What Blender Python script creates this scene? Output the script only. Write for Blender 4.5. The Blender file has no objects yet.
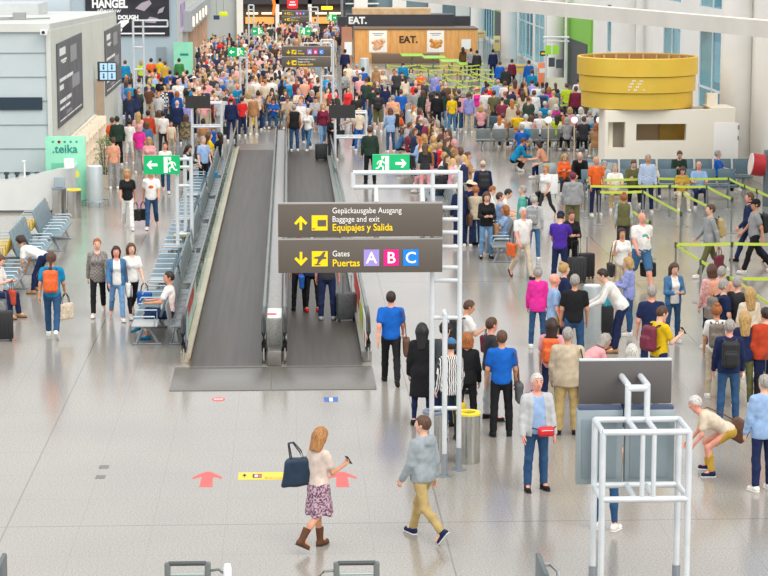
import bpy, bmesh, math, random
import numpy as np
from mathutils import Vector, Matrix, Euler
SC = bpy.context.scene
COL = SC.collection
PI = math.pi
rnd = random.Random(11)

# ------------------------------------------------------------------ camera
FPX, YAW, PITCH, CAMH = 2218.0, math.radians(2.43), math.radians(9.04), 8.2
fw = Vector((math.sin(YAW)*math.cos(PITCH), math.cos(YAW)*math.cos(PITCH), -math.sin(PITCH)))
rt = Vector((math.cos(YAW), -math.sin(YAW), 0))
up = rt.cross(fw)
def ray(px, py): return fw + rt*((px-384)/FPX) - up*((py-288)/FPX)
def P(px, py, z=0.0):
    d = ray(px, py); t = (z-CAMH)/d.z
    return Vector((d.x*t, d.y*t, z))
def at(px, py, Y):
    d = ray(px, py); t = Y/d.y
    return Vector((d.x*t, Y, CAMH+d.z*t))
cam = bpy.data.cameras.new('camera'); cam.sensor_width = 36; cam.lens = 36*FPX/768
cam.clip_start = 0.5; cam.clip_end = 600
co = bpy.data.objects.new('camera', cam); COL.objects.link(co)
co.location = (0, 0, CAMH)
co.rotation_euler = Matrix((rt, up, -fw)).transposed().to_euler()
SC.camera = co

# ------------------------------------------------------------------ materials
def lin(c):
    return tuple(((v/255)/12.92 if v/255 <= .04045 else ((v/255+.055)/1.055)**2.4) for v in c)
C_ = dict(white=(238,236,232), cream=(226,210,186), beige=(200,184,158), khaki=(192,166,112), tan=(178,132,92), grey=(158,160,162),
 pale_grey=(192,194,196), dark_grey=(82,84,88), charcoal=(54,54,58), black=(30,30,34), navy=(30,42,80), blue=(28,98,188), royal_blue=(22,100,196),
 teal=(18,138,186), denim=(72,118,160), jeans=(48,84,124), pale_blue=(152,182,222), light_jeans=(112,154,196), purple=(78,46,160),
 lavender=(152,152,214), magenta=(232,52,158), pink=(234,166,170), peach=(228,164,134), red=(220,44,48), orange=(236,104,44),
 rust=(192,70,42), maroon=(122,36,62), yellow=(230,192,28), mustard=(204,164,66), lime=(196,222,50), green=(62,134,72), olive=(106,106,68),
 dark_green=(42,62,52), seagreen=(92,178,164), brown=(102,68,48), taupe=(126,116,106), turquoise=(52,172,194),
 blond=(206,166,102), ginger=(178,104,50), dark_brown=(52,34,27), silver=(186,190,194), medium_brown=(92,60,40), copper=(190,132,74), blush=(222,204,192), heather=(160,170,176))
MATS = {}
def mat(name, rgb=None, rough=.6, metal=0., spec=.5, emit=0., ecol=None, alpha=None):
    if name in MATS: return MATS[name]
    m = bpy.data.materials.new(name); m.use_nodes = True
    b = m.node_tree.nodes['Principled BSDF']
    if rgb is not None: b.inputs['Base Color'].default_value = (*lin(rgb), 1)
    b.inputs['Roughness'].default_value = rough; b.inputs['Metallic'].default_value = metal
    b.inputs['Specular IOR Level'].default_value = spec
    if emit:
        b.inputs['Emission Color'].default_value = (*lin(ecol or rgb), 1); b.inputs['Emission Strength'].default_value = emit
    MATS[name] = m
    return m
def nt(m): return m.node_tree.nodes, m.node_tree.links, m.node_tree.nodes['Principled BSDF']
def ramp(n, stops, const=False):
    r = n.new('ShaderNodeValToRGB'); e = r.color_ramp
    if const: e.interpolation = 'CONSTANT'
    while len(e.elements) < len(stops): e.elements.new(.5)
    for el, (p, c) in zip(e.elements, stops): el.position = p; el.color = (*lin(c), 1)
    return r
def noisy(name, c1, c2, scale, rough=.6, metal=0., detail=4, spec=.5, stretch=None):
    if name in MATS: return MATS[name]
    m = mat(name, c1, rough, metal, spec); n, l, b = nt(m)
    tc = n.new('ShaderNodeTexCoord'); no = n.new('ShaderNodeTexNoise')
    no.inputs['Scale'].default_value = scale; no.inputs['Detail'].default_value = detail
    r = ramp(n, [(.35, c1), (.65, c2)])
    src = tc.outputs['Object']
    if stretch:
        mp = n.new('ShaderNodeMapping'); mp.inputs['Scale'].default_value = stretch; l.new(src, mp.inputs[0]); src = mp.outputs[0]
    l.new(src, no.inputs['Vector']); l.new(no.outputs['Fac'], r.inputs['Fac']); l.new(r.outputs['Color'], b.inputs['Base Color'])
    return m
def cloth(c):
    k = 'cloth_'+c
    if k in MATS: return MATS[k]
    if c == 'floral' or c == 'lilac_floral' or c == 'pink_floral':
        base, a, d = {'floral': ((184,158,170), (118,78,100), (74,54,74)), 'lilac_floral': ((150,160,214), (112,120,190), (190,196,226)),
                      'pink_floral': ((226,186,182), (196,120,120), (238,214,206))}[c]
        m = mat(k, base, .85); n, l, b = nt(m)
        tc = n.new('ShaderNodeTexCoord'); v = n.new('ShaderNodeTexNoise'); v.inputs['Scale'].default_value = 34; v.inputs['Detail'].default_value = 3
        r = ramp(n, [(.40, base), (.5, a), (.60, d)], True)
        l.new(tc.outputs['Object'], v.inputs['Vector']); l.new(v.outputs['Fac'], r.inputs['Fac']); l.new(r.outputs['Color'], b.inputs['Base Color'])
        return m
    if c in ('striped', 'plaid', 'grey_check', 'blue_check', 'camouflage'):
        a, d, s = {'striped': ((232,230,228), (40,40,46), 30), 'plaid': ((226,226,226), (40,42,56), 12), 'grey_check': ((150,144,138), (112,106,102), 26),
                'blue_check': ((196,208,226), (150,168,204), 22), 'camouflage': ((150,130,100), (84,78,60), 9)}[c]
        m = mat(k, a, .85); n, l, b = nt(m)
        tc = n.new('ShaderNodeTexCoord')
        if c == 'striped':
            v = n.new('ShaderNodeTexWave'); v.inputs['Distortion'].default_value = 4; v.inputs['Scale'].default_value = 9
        elif c == 'camouflage': v = n.new('ShaderNodeTexNoise'); v.inputs['Scale'].default_value = s
        else: v = n.new('ShaderNodeTexChecker'); v.inputs['Scale'].default_value = s
        r = ramp(n, [(0, a), (.5, d)], True)
        l.new(tc.outputs['Object'], v.inputs['Vector']); l.new(v.outputs['Fac'], r.inputs['Fac']); l.new(r.outputs['Color'], b.inputs['Base Color'])
        return m
    rgb = C_[c]
    return noisy(k, rgb, tuple(min(255, int(v*.9)) for v in rgb), 9, .85, spec=.25)
def hairmat(c):
    rgb = {'grey': (178,172,164), 'white': (226,222,214), 'silver': (200,197,192)}.get(c, C_[c])
    return noisy('hair_'+c, rgb, tuple(int(v*.68) for v in rgb), 30, .55, stretch=(3, 3, .6))
SKIN = {'fair': noisy('skin_fair', (232,184,160), (224,172,146), 12, .55), 'tanned': noisy('skin_tanned', (208,152,120), (196,138,106), 12, .55),
        'dark': noisy('skin_dark', (116,76,56), (104,66,48), 12, .5), 'ruddy': noisy('skin_ruddy', (232,164,142), (220,146,124), 12, .55)}
EYEW = mat('eye_white', (236,234,230), .3); DARK = mat('eye_dark', (40,30,26), .3); LIPS = mat('lips', (178,96,88), .5)

# ------------------------------------------------------------------ objects, tags
def tag(o, label, cat, group=None, kind=None):
    if label: o['label'] = label
    if cat: o['category'] = cat
    if group: o['group'] = group
    if kind: o['kind'] = kind
    return o
def link(name, me, parent=None):
    o = bpy.data.objects.new(name, me); COL.objects.link(o)
    if parent is not None: o.parent = parent
    return o
def thing(name, label, cat, loc=(0,0,0), rz=0, group=None):
    o = link(name, None); o.location = loc; o.rotation_euler = (0, 0, rz); o.empty_display_size = .1
    return tag(o, label, cat, group)
def copy_tree(root, loc, rz=None, label=None, group=None):
    r = root.copy(); COL.objects.link(r); r.location = loc
    if rz is not None: r.rotation_euler = (0, 0, rz)
    if label: r['label'] = label
    if group: r['group'] = group
    for ch in list(root.children):
        c = ch.copy(); COL.objects.link(c); c.parent = r
        for g in list(ch.children):
            d = g.copy(); COL.objects.link(d); d.parent = c
    return r
class MB:
    def __init__(s): s.bm = bmesh.new()
    def box(s, lo, hi, M=None, bev=0):
        v = [s.bm.verts.new((x, y, z)) for z in (lo[2], hi[2]) for y in (lo[1], hi[1]) for x in (lo[0], hi[0])]
        fs = [s.bm.faces.new([v[i] for i in q]) for q in ((0,2,3,1),(4,5,7,6),(0,1,5,4),(2,6,7,3),(0,4,6,2),(1,3,7,5))]
        if bev:
            es = list({e for f in fs for e in f.edges})
            r = bmesh.ops.bevel(s.bm, geom=es, offset=bev, segments=2, affect='EDGES', profile=.5)
            v = list({w for f in r['faces'] for w in f.verts} | {w for w in v if w.is_valid})
        if M is not None: bmesh.ops.transform(s.bm, matrix=M, verts=[w for w in v if w.is_valid])
        return s
    def tube(s, pts, r, n=10, cap=True, r2=None):
        pts = [Vector(p) for p in pts]; rings = []
        for i, p in enumerate(pts):
            a = pts[max(i-1, 0)]; b = pts[min(i+1, len(pts)-1)]
            t = (b-a).normalized(); h = Vector((0,0,1)) if abs(t.z) < .95 else Vector((1,0,0))
            u = t.cross(h).normalized(); w = u.cross(t)
            rr = r if r2 is None else r+(r2-r)*i/max(1, len(pts)-1)
            rings.append([s.bm.verts.new(p+u*rr*math.cos(2*PI*k/n)+w*rr*math.sin(2*PI*k/n)) for k in range(n)])
        for A, B in zip(rings, rings[1:]):
            for k in range(n): s.bm.faces.new((A[k], A[(k+1)%n], B[(k+1)%n], B[k]))
        if cap:
            s.bm.faces.new(rings[0][::-1]); s.bm.faces.new(rings[-1])
        return s
    def lathe(s, prof, c=(0,0,0), n=32, M=None, closed=False):
        rings = []
        for r, z in prof: rings.append([s.bm.verts.new((c[0]+r*math.cos(2*PI*k/n), c[1]+r*math.sin(2*PI*k/n), c[2]+z)) for k in range(n)])
        ps = list(zip(rings, rings[1:]))
        if closed: ps.append((rings[-1], rings[0]))
        for A, B in ps:
            for k in range(n): s.bm.faces.new((A[k], A[(k+1)%n], B[(k+1)%n], B[k]))
        if not closed:
            if prof[0][0] > 1e-4: s.bm.faces.new(rings[0][::-1])
            if prof[-1][0] > 1e-4: s.bm.faces.new(rings[-1])
        if M is not None: bmesh.ops.transform(s.bm, matrix=M, verts=[v for R in rings for v in R])
        return s
    def prism(s, pts, d, M=None):
        # polygon in XZ, front face at y=0 facing -Y, depth d towards +Y
        f = [s.bm.verts.new((x, 0, z)) for x, z in pts]; k = [s.bm.verts.new((x, d, z)) for x, z in pts]
        n = len(pts)
        s.bm.faces.new(f); s.bm.faces.new(k[::-1])
        for i in range(n): s.bm.faces.new((f[i], k[i], k[(i+1)%n], f[(i+1)%n]))
        if M is not None: bmesh.ops.transform(s.bm, matrix=M, verts=f+k)
        return s
    def mesh(s, name, m, smooth=True):
        bmesh.ops.recalc_face_normals(s.bm, faces=s.bm.faces)
        me = bpy.data.meshes.new(name); s.bm.to_mesh(me); s.bm.free()
        for x in (m if isinstance(m, (list, tuple)) else [m]): me.materials.append(x)
        if smooth:
            for p in me.polygons: p.use_smooth = True
            me.set_sharp_from_angle(angle=math.radians(40))
        return me
    def build(s, name, m, parent=None, loc=None, smooth=True):
        o = link(name, s.mesh(name, m, smooth), parent)
        if loc is not None: o.location = loc
        return o
def tubes(parent, name, m, segs, r=.033, n=10):
    for s in segs: MB().tube(list(s), r, n).build(name, m, parent)
def struct(name, mb, m):
    o = mb.build(name, m); o['kind'] = 'structure'; return o
def text(body, size, loc, m, parent=None, rot=(PI/2,0,0), name='lettering', align='LEFT', bold=0., sx=1., shear=0.):
    cu = bpy.data.curves.new(name, 'FONT'); cu.body = body; cu.size = size; cu.align_x = align; cu.extrude = .003; cu.offset = bold
    cu.resolution_u = 3; cu.shear = shear
    o = link(name, cu, parent); o.location = loc; o.rotation_euler = rot; o.scale = (sx, 1, 1)
    cu.materials.append(m)
    bpy.context.view_layer.update()
    me = bpy.data.meshes.new_from_object(o.evaluated_get(bpy.context.evaluated_depsgraph_get())); me.name = name
    q = link(name, me, parent); q.location = loc; q.rotation_euler = rot; q.scale = (sx, 1, 1)
    bpy.data.objects.remove(o); bpy.data.curves.remove(cu)
    q.name = name
    return q
# ------------------------------------------------------------------ implicit surfaces (bodies and clothes)
def smin(a, b, k):
    h = np.clip(.5+.5*(b-a)/k, 0, 1)
    return b+(a-b)*h-k*h*(1-h)
def cap_d(X, a, b, ra, rb):
    a = np.array(a, np.float32); b = np.array(b, np.float32); ab = b-a
    t = np.clip(((X[0]-a[0])*ab[0]+(X[1]-a[1])*ab[1]+(X[2]-a[2])*ab[2])/max(1e-9, float(ab@ab)), 0, 1)
    return np.sqrt((X[0]-a[0]-t*ab[0])**2+(X[1]-a[1]-t*ab[1])**2+(X[2]-a[2]-t*ab[2])**2)-(ra+(rb-ra)*t)
def ell_d(X, c, r):
    q = [(X[i]-c[i]) for i in range(3)]
    k0 = np.sqrt(sum((q[i]/r[i])**2 for i in range(3))); k1 = np.sqrt(sum((q[i]/r[i]**2)**2 for i in range(3)))+1e-6
    return k0*(k0-1)/k1
def local(X, M):
    I = M.inverted()
    return [X[0]*I[i][0]+X[1]*I[i][1]+X[2]*I[i][2]+I[i][3] for i in range(3)]
OFF = [(i, j, k) for i in (0,1) for j in (0,1) for k in (0,1)]
def nets(f, lo, hi, h):
    ax = [np.arange(lo[i], hi[i]+h, h, dtype=np.float32) for i in range(3)]
    X = np.meshgrid(*ax, indexing='ij')
    G = f(X).astype(np.float32); S = G < 0
    sh = tuple(n-1 for n in G.shape)
    cnt = sum(S[i:i+sh[0], j:j+sh[1], k:k+sh[2]].astype(np.int8) for i, j, k in OFF)
    I, J, K = np.nonzero((cnt > 0) & (cnt < 8))
    idx = -np.ones(sh, np.int64); idx[I, J, K] = np.arange(len(I))
    V = [G[I+i, J+j, K+k] for i, j, k in OFF]
    acc = np.zeros((len(I), 3), np.float32); n = np.zeros(len(I), np.float32)
    for a in range(8):
        for b in range(a+1, 8):
            d = [OFF[b][q]-OFF[a][q] for q in range(3)]
            if sum(map(abs, d)) != 1: continue
            m = (V[a] < 0) != (V[b] < 0)
            t = np.where(m, V[a]/np.where(m, V[a]-V[b], 1), 0)
            for q in range(3): acc[:, q] += np.where(m, OFF[a][q]+t*d[q], 0)
            n += m
    vs = np.stack([I, J, K], 1)+acc/np.maximum(n, 1)[:, None]
    vs = vs*h+np.array(lo, np.float32)
    faces = []
    for a in range(3):
        b, c = (a+1) % 3, (a+2) % 3
        s0 = [slice(1, -1)]*3; s1 = [slice(1, -1)]*3
        s0[a] = slice(0, -1); s1[a] = slice(1, None)
        A = S[tuple(s0)]; B = S[tuple(s1)]
        for flip in (0, 1):
            E = np.nonzero((A & ~B) if not flip else (~A & B))
            e = [E[q]+(0 if q == a else 1) for q in range(3)]
            def cell(db, dc):
                z = list(e); z[b] = z[b]+db; z[c] = z[c]+dc
                return idx[z[0], z[1], z[2]]
            q = np.stack([cell(-1,-1), cell(0,-1), cell(0,0), cell(-1,0)], 1)
            faces.append(q[:, ::-1] if flip else q)
    F = np.concatenate(faces); F = F[(F >= 0).all(1)]
    return vs.astype(np.float64), F
def smooth_pts(v, F, it=1):
    for _ in range(it):
        s = np.zeros_like(v); n = np.zeros(len(v))
        for i in range(4):
            a, b = F[:, i], F[:, (i+1) % 4]
            np.add.at(s, a, v[b]); np.add.at(n, a, 1); np.add.at(s, b, v[a]); np.add.at(n, b, 1)
        v = .5*v+.5*s/np.maximum(n, 1)[:, None]
    return v
def np_mesh(name, parts, nmat=1):
    # parts: list of (verts, faces(list of index tuples or array), material index)
    vs, fs, mi, o = [], [], [], 0
    for v, f, m in parts:
        vs.extend(map(tuple, v)); fs.extend(tuple(int(i)+o for i in q) for q in f); mi.extend([m]*len(f)); o += len(v)
    me = bpy.data.meshes.new(name); me.from_pydata(vs, [], fs)
    for i in range(nmat): me.materials.append(DARK)
    me.polygons.foreach_set('material_index', mi)
    me.polygons.foreach_set('use_smooth', [True]*len(fs))
    me.update()
    return me
def ball(c, r, n=8, m=6):
    vs = [(c[0], c[1], c[2]+r[2])]; fs = []
    for i in range(1, m):
        for k in range(n):
            a, b = PI*i/m, 2*PI*k/n
            vs.append((c[0]+r[0]*math.sin(a)*math.cos(b), c[1]+r[1]*math.sin(a)*math.sin(b), c[2]+r[2]*math.cos(a)))
    vs.append((c[0], c[1], c[2]-r[2]))
    for k in range(n): fs.append((0, 1+k, 1+(k+1) % n)); fs.append((len(vs)-1, 1+(m-2)*n+(k+1) % n, 1+(m-2)*n+k))
    for i in range(m-2):
        for k in range(n): fs.append((1+i*n+k, 1+(i+1)*n+k, 1+(i+1)*n+(k+1) % n, 1+i*n+(k+1) % n))
    return vs, fs
def xf(vs, M): return [tuple(M @ Vector(v)) for v in vs]

# pose: arms (flex, abduct, elbow, inward) right then left; legs (flex, abduct, knee, toe)
D = math.radians
A0 = (4, 10, 14, .05)
STAND = dict(lean=0, head=(0, 0), arms=(A0, A0), legs=((1, 4, 2, 0), (-2, 4, 2, 0)))
def pose(**k): d = dict(STAND); d.update(k); return d
WL = ((22, 2, 6, -6), (-20, 2, 24, 40)); WR = ((-20, 2, 24, 40), (22, 2, 6, -6))
POSES = dict(
 stand=STAND, shift=pose(legs=((6, 7, 8, 0), (-3, 3, 0, 0)), head=(4, 20)),
 phone=pose(arms=((22, 6, 92, .28), A0), head=(18, -8)), hold=pose(arms=((16, 8, 78, .5), (16, 8, 78, .5)), head=(14, 0)),
 fold=pose(arms=((18, 12, 98, .9), (18, 12, 92, .9))), hip=pose(arms=((-12, 40, 70, .9), A0)),
 face=pose(arms=((58, 14, 128, .3), (14, 8, 70, .5)), head=(6, 0)), strap=pose(arms=((24, 14, 130, .1), A0)),
 reach=pose(arms=((40, 8, 40, .1), (20, 8, 30, .1)), head=(16, 0)), lean=pose(lean=34, arms=((62, 8, 34, .2), (58, 8, 40, .2)), head=(8, 0), legs=((16, 4, 4, 0), (10, 5, 2, 0))),
 walkA=pose(arms=((18, 8, 24, .05), (-20, 8, 10, 0)), legs=(WL[1], WL[0])), walkB=pose(arms=((-20, 8, 10, 0), (18, 8, 24, .05)), legs=(WL[0], WL[1])),
 walkphone=pose(arms=((20, 6, 84, .25), (-6, 9, 12, 0)), legs=((-17, 1, 26, 28), (9, 1, 4, -4)), head=(14, 4)),
 stroll=pose(arms=((-8, 9, 14, 0), (10, 9, 20, .05)), legs=((24, 2, 10, -4), (-18, 3, 30, 52)), head=(2, 18)),
 pull=pose(arms=((-22, 12, 6, 0), (10, 8, 20, .05)), legs=WL),
 bend=pose(lean=70, arms=((78, 8, 14, .1), (70, 8, 20, .1)), head=(-6, 0), legs=((34, 6, 26, 0), (26, 6, 22, 0))),
 stoop=pose(lean=58, arms=((70, 8, 26, .2), (64, 8, 30, .2)), head=(-4, 0), legs=((62, 8, 70, 0), (56, 8, 66, 0))),
 crouch=pose(lean=30, arms=((50, 10, 60, .3), (44, 10, 60, .3)), head=(10, 0), legs=((96, 12, 132, 10), (104, 12, 128, 0))),
 sit=pose(arms=((26, 8, 58, .35), (26, 8, 58, .35)), legs=((84, 7, 86, 0), (86, 7, 82, 0)), head=(6, 0), lean=-6),
 sitphone=pose(arms=((20, 8, 90, .4), (20, 8, 84, .4)), legs=((86, 6, 88, 0), (84, 6, 78, 0)), head=(24, 0), lean=4),
 sitlean=pose(arms=((44, 10, 60, .3), (40, 10, 66, .3)), legs=((84, 9, 92, 0), (86, 9, 86, 0)), head=(10, 0), lean=24),
 sitcross=pose(arms=((24, 8, 62, .35), (30, 8, 50, .3)), legs=((96, -4, 62, 20), (84, 5, 84, 0)), head=(4, 14), lean=-4),
)
BUILDS = dict(m=dict(h=1.77, sh=.178, fat=.97, hip=.158, f=0), f=dict(h=1.67, sh=.154, fat=.88, hip=.166, f=1), h=dict(h=1.76, sh=.2, fat=1.2, hip=.182, f=0), c=dict(h=1.32, sh=.15, fat=.9, hip=.15, f=0))
def rotx(a): return Matrix.Rotation(a, 4, 'X')
class Rig:
    def __init__(s, pname, bname):
        p, b = POSES[pname], BUILDS[bname]; s.b = b; s.fat = b['fat']; fat = s.fat
        s.scale = b['h']/1.77; s.sit = pname.startswith('sit')
        legs = []
        for sd, (fl, ab, kn, toe) in zip((-1, 1), p['legs']):
            fl, ab, kn = D(fl), D(ab), D(kn)
            hip = Vector((sd*.092, 0, -.02))
            t = Vector((sd*math.sin(ab), -math.sin(fl)*math.cos(ab), -math.cos(fl)*math.cos(ab)))
            w = fl-kn; sh = Vector((sd*math.sin(ab)*.5, -math.sin(w), -math.cos(w))).normalized()
            knee = hip+t*.42; ank = knee+sh*.40
            fp = D(toe)
            legs.append([hip, knee, ank, fp, sd])
        low = min(min(l[2].z-.09*math.cos(l[3]), l[2].z-.09*math.cos(l[3])-.15*math.sin(l[3]) if l[3] > 0 else 9) for l in legs)
        pz = -low
        if s.sit: pz = .45/s.scale+.105*fat
        off = Vector((0, 0, pz))
        s.legs = [(h+off, k+off, a+off, fp, sd) for h, k, a, fp, sd in legs]
        s.pel = off
        s.T = Matrix.Translation(off) @ rotx(D(p['lean']))
        s.head_pitch, s.head_yaw = p['head']
        neck = Vector((0, .01, .555))
        s.H = s.T @ Matrix.Translation(neck) @ Matrix.Rotation(D(s.head_yaw), 4, 'Z') @ rotx(D(s.head_pitch)-.45*D(p['lean'])) @ Matrix.Translation((0, -.012, .17)) @ Matrix.Diagonal((1.06, 1.06, 1.06, 1))
        s.arms = []
        for sd, (fl, ab, el, inn) in zip((-1, 1), p['arms']):
            fl, ab, el = D(fl), D(ab), D(el)
            S = Vector((sd*b['sh'], 0, .485))
            u = Vector((sd*math.sin(ab), -math.sin(fl)*math.cos(ab), -math.cos(fl)*math.cos(ab)))
            v = Vector((sd*math.sin(ab)*.6, -math.sin(fl+el), -math.cos(fl+el))).normalized()
            v = (v+Vector((-sd*inn, 0, 0))).normalized()
            E = S+u*.295; W = E+v*.25
            s.arms.append((s.T @ S, s.T @ E, s.T @ W, (s.T.to_3x3() @ v), sd))
    def torso(s, X, g):
        L = local(X, s.T); f = s.fat; b = s.b
        d = ell_d(L, (0, 0, .02), (b['hip']*f+g, .128*f+g, .15+g))
        d = smin(d, ell_d(L, (0, -.012*f*f, .16), (.15*f-(.014 if b['f'] else 0)+g, .115*f*f+g, .2+g)), .06)
        d = smin(d, ell_d(L, (0, 0, .34), (.168*(.5+.5*f)+g, .118*f+g, .22+g)), .06)
        d = smin(d, cap_d(L, (-b['sh']+.03, .005, .478), (b['sh']-.03, .005, .478), .05*f+g, .05*f+g), .06)
        if b['f']:
            for sx in (-1, 1): d = smin(d, ell_d(L, (sx*.07, -.095, .35), (.062+g, .055+g, .062+g)), .04)
        return d, L
    def arm(s, X, i, g, part='full', frac=.62):
        S, E, W, v, sd = s.arms[i]; f = .5+.5*s.fat
        if part == 'short':
            return cap_d(X, S, S+(E-S)*frac, .044*f+g, .045*f+g)
        d = cap_d(X, S, E, .05*f+g, .04*f+g)
        return smin(d, cap_d(X, E, W, .04*f+g, .027*f+g), .03)
    def leg(s, X, i, g, low=1., flare=0.):
        h, k, a, fp, sd = s.legs[i]; f = s.fat
        d = cap_d(X, h, k, .084*f+g, .053*f+g)
        if low > 0:
            e = k+(a-k)*low
            c = k+(a-k)*.35+Vector((0, .015, 0))
            d = smin(d, smin(cap_d(X, k, c, .054*f+g, .056*f+g), cap_d(X, c, e, .054*f+g, (.036+flare)*f+g), .02), .03)
        return d
    def body(s, X):
        d, L = s.torso(X, 0)
        d = smin(d, cap_d(L, (0, .015, .5), (0, 0, .63), .056, .05), .05)
        h = local(X, s.H)
        hd = ell_d(h, (0, .008, .015), (.074, .094, .1)); hd = smin(hd, ell_d(h, (0, -.034, -.05), (.055, .058, .072)), .04)
        hd = smin(hd, cap_d(h, (0, -.085, .012), (0, -.108, -.02), .009, .014), .018)
        hd = smin(hd, cap_d(h, (-.03, -.082, .03), (.03, -.082, .03), .012, .012), .015)
        for sx in (-1, 1): hd = smin(hd, ell_d(h, (sx*.077, .008, -.005), (.013, .026, .034)), .01)
        d = smin(d, hd, .03)
        for i in (0, 1): d = smin(d, s.arm(X, i, 0), .03)
        for i in (0, 1):
            d = smin(d, s.leg(X, i, 0), .025)
            hh, k, a, fp, sd = s.legs[i]
            d = smin(d, cap_d(X, a, a+s.footdir(i)*.12+Vector((0, 0, -.045)), .036, .028), .02)
        return d
    def footdir(s, i):
        h, k, a, fp, sd = s.legs[i]
        return Vector((sd*.16, -math.cos(fp), -math.sin(fp)))
    def wr(s, X, amp=.004):
        return amp*np.sin(31*X[2]+9*X[0]+5*np.sin(17*X[1]))*np.sin(23*X[0]+14*X[2]+11*X[1])
    def top(s, X, kind):
        g = {'t': .018, 'p': .019, 'l': .019, 'b': .02, 'h': .026, 'j': .026, 'k': .028, 'v': .034, 'a': .016, 'u': .016}[kind]
        hem = {'t': -.05, 'p': -.04, 'l': -.06, 'b': -.12, 'h': -.06, 'j': -.08, 'k': -.42, 'v': -.06, 'a': -.05, 'u': -.05}[kind]
        d, L = s.torso(X, g)
        if kind == 'k':
            d = smin(d, cap_d([L[0]*.85, L[1]*1.15, L[2]], (0, 0, 0), (0, .0, -.5), .16, .19), .06)
        elif hem < -.05:
            d = smin(d, cap_d([L[0]*.82, L[1]*1.12, L[2]], (0, 0, .08), (0, 0, -.09), .132*s.fat+g, .14*s.fat+g), .05)
        if kind in 'tp':
            for i in (0, 1): d = smin(d, s.arm(X, i, g+.006, 'short'), .03)
        elif kind in 'lbhjk':
            for i in (0, 1): d = smin(d, s.arm(X, i, g*.75+.003), .03)
        if kind == 'h': d = smin(d, ell_d(L, (0, .105, .50), (.115, .055, .085)), .012)
        d = d+s.wr(X, .005 if kind in 'hb' else .0035)
        d = np.maximum(d, hem-L[2])
        # neck opening
        d = np.maximum(d, .066-np.sqrt(L[0]**2+(L[1]+.03)**2+((L[2]-.57)*.8)**2))
        if kind == 'a':
            d = np.maximum(d, L[2]-.5)
        if kind in 'jv':
            d = np.maximum(d, -np.maximum(np.abs(L[0])-(.08+.06*np.clip(.42-L[2], -.3, .4)), L[1]))
        return d
    def bottom(s, X, kind):
        g = {'t': .012, 'g': .005, 's': .018, 'w': .012}[kind]
        d, L = s.torso(X, g)
        d = np.maximum(d, L[2]-.06)
        for i in (0, 1):
            if kind == 's': d = smin(d, s.leg(X, i, g+.012, 0), .025)
            else: d = smin(d, s.leg(X, i, g, .93, {'t': .014, 'g': 0, 'w': .03}[kind]), .025)
        d = d+s.wr(X, .0045 if kind != 'g' else .002)
        return np.maximum(d, L[2]-.06)
    def skirt(s, X):
        L = local(X, s.T); a = np.arctan2(L[1], L[0]); z = .1-L[2]
        r = .135+.2*np.clip(z, 0, .2)+.14*np.clip(z-.2, 0, .5)+.012*np.sin(9*a+3)*np.clip(z*3, 0, 1)+.012*np.clip((np.mod(z, .19)-.1)*8, 0, 1)
        d = (np.sqrt(L[0]**2+(L[1]*1.15)**2)-r)*.85
        d = np.maximum(d, L[2]-.1); hem = -.41+.02*np.sin(5*a)
        for i in (0, 1):
            hh, k, a, fp, sd = s.legs[i]; d = smin(d, cap_d(X, hh, k, .1, .085), .04)
        d = np.maximum(d, L[2]-.1)
        return np.maximum(d, (hem-L[2]))
    def bounds(s, what):
        pts = [s.pel]
        if what in ('body', 'top'):
            for a in s.arms: pts += list(a[:3])
            pts.append(s.T @ Vector((0, 0, .56)))
        if what == 'body': pts.append(s.H @ Vector((0, 0, .06))); pts.append(s.H @ Vector((0, 0, -.06)))
        if what in ('body', 'bottom'):
            for l in s.legs: pts += list(l[:3])
            if what == 'body': pts += [l[2]+s.footdir(i)*.16 for i, l in enumerate(s.legs)]
        m = .27 if what in ('top', 'skirt') else .23
        lo = [min(p[i] for p in pts)-(m if i < 2 else .12) for i in range(3)]; hi = [max(p[i] for p in pts)+(m if i < 2 else .1) for i in range(3)]
        if what == 'top': lo[2] = min(lo[2], s.pel.z-.2)
        if what == 'skirt': lo[2] = s.pel.z-.6; hi[2] = s.pel.z+.2
        if what == 'bottom': hi[2] += .1
        return lo, hi
RIGS, MESH = {}, {}
def rig(p, b):
    if (p, b) not in RIGS: RIGS[p, b] = Rig(p, b)
    return RIGS[p, b]
def hand_parts(curl):
    # local: wrist at origin, fingers along -Z, thumb towards -Y, palm facing +X (for the right hand sd=-1 mirrored by caller)
    ch = []
    for k, ln in enumerate((.068, .077, .072, .056)):
        y = -.027+.018*k; z = -.085+.004*abs(k-1); a = 0.; p = Vector((0, y, z)); segs = [p]
        for q in (.45, .32, .23):
            a += D(curl*(.8 if q == .45 else 1.))
            p = p+Vector((math.sin(a), .06*(k-1.5), -math.cos(a)))*ln*q; segs.append(p)
        ch.append(segs)
    th = [Vector((.006, -.022, -.03)), Vector((.016, -.052, -.058)), Vector((.022, -.06, -.085)), Vector((.028, -.058, -.104))]
    def f(X):
        d = ell_d(X, (0, 0, -.055), (.015, .042, .056)); d = smin(d, cap_d(X, (0, 0, .03), (0, 0, -.02), .026, .024), .02)
        for s in ch:
            e = None
            for (a, b, ra, rb) in zip(s, s[1:], (.0095, .009, .0085), (.009, .0085, .0075)):
                c = cap_d(X, a, b, ra, rb); e = c if e is None else np.minimum(e, c)
            d = smin(d, e, .006)
        e = None
        for a, b in zip(th, th[1:]):
            c = cap_d(X, a, b, .011, .009); e = c if e is None else np.minimum(e, c)
        return smin(d, e, .008)
    v, F = nets(f, (-.04, -.09, -.2), (.1, .07, .06), .006)
    return smooth_pts(v, F), F
HANDS = {}
def hand(curl):
    if curl not in HANDS: HANDS[curl] = hand_parts(curl)
    return HANDS[curl]
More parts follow.
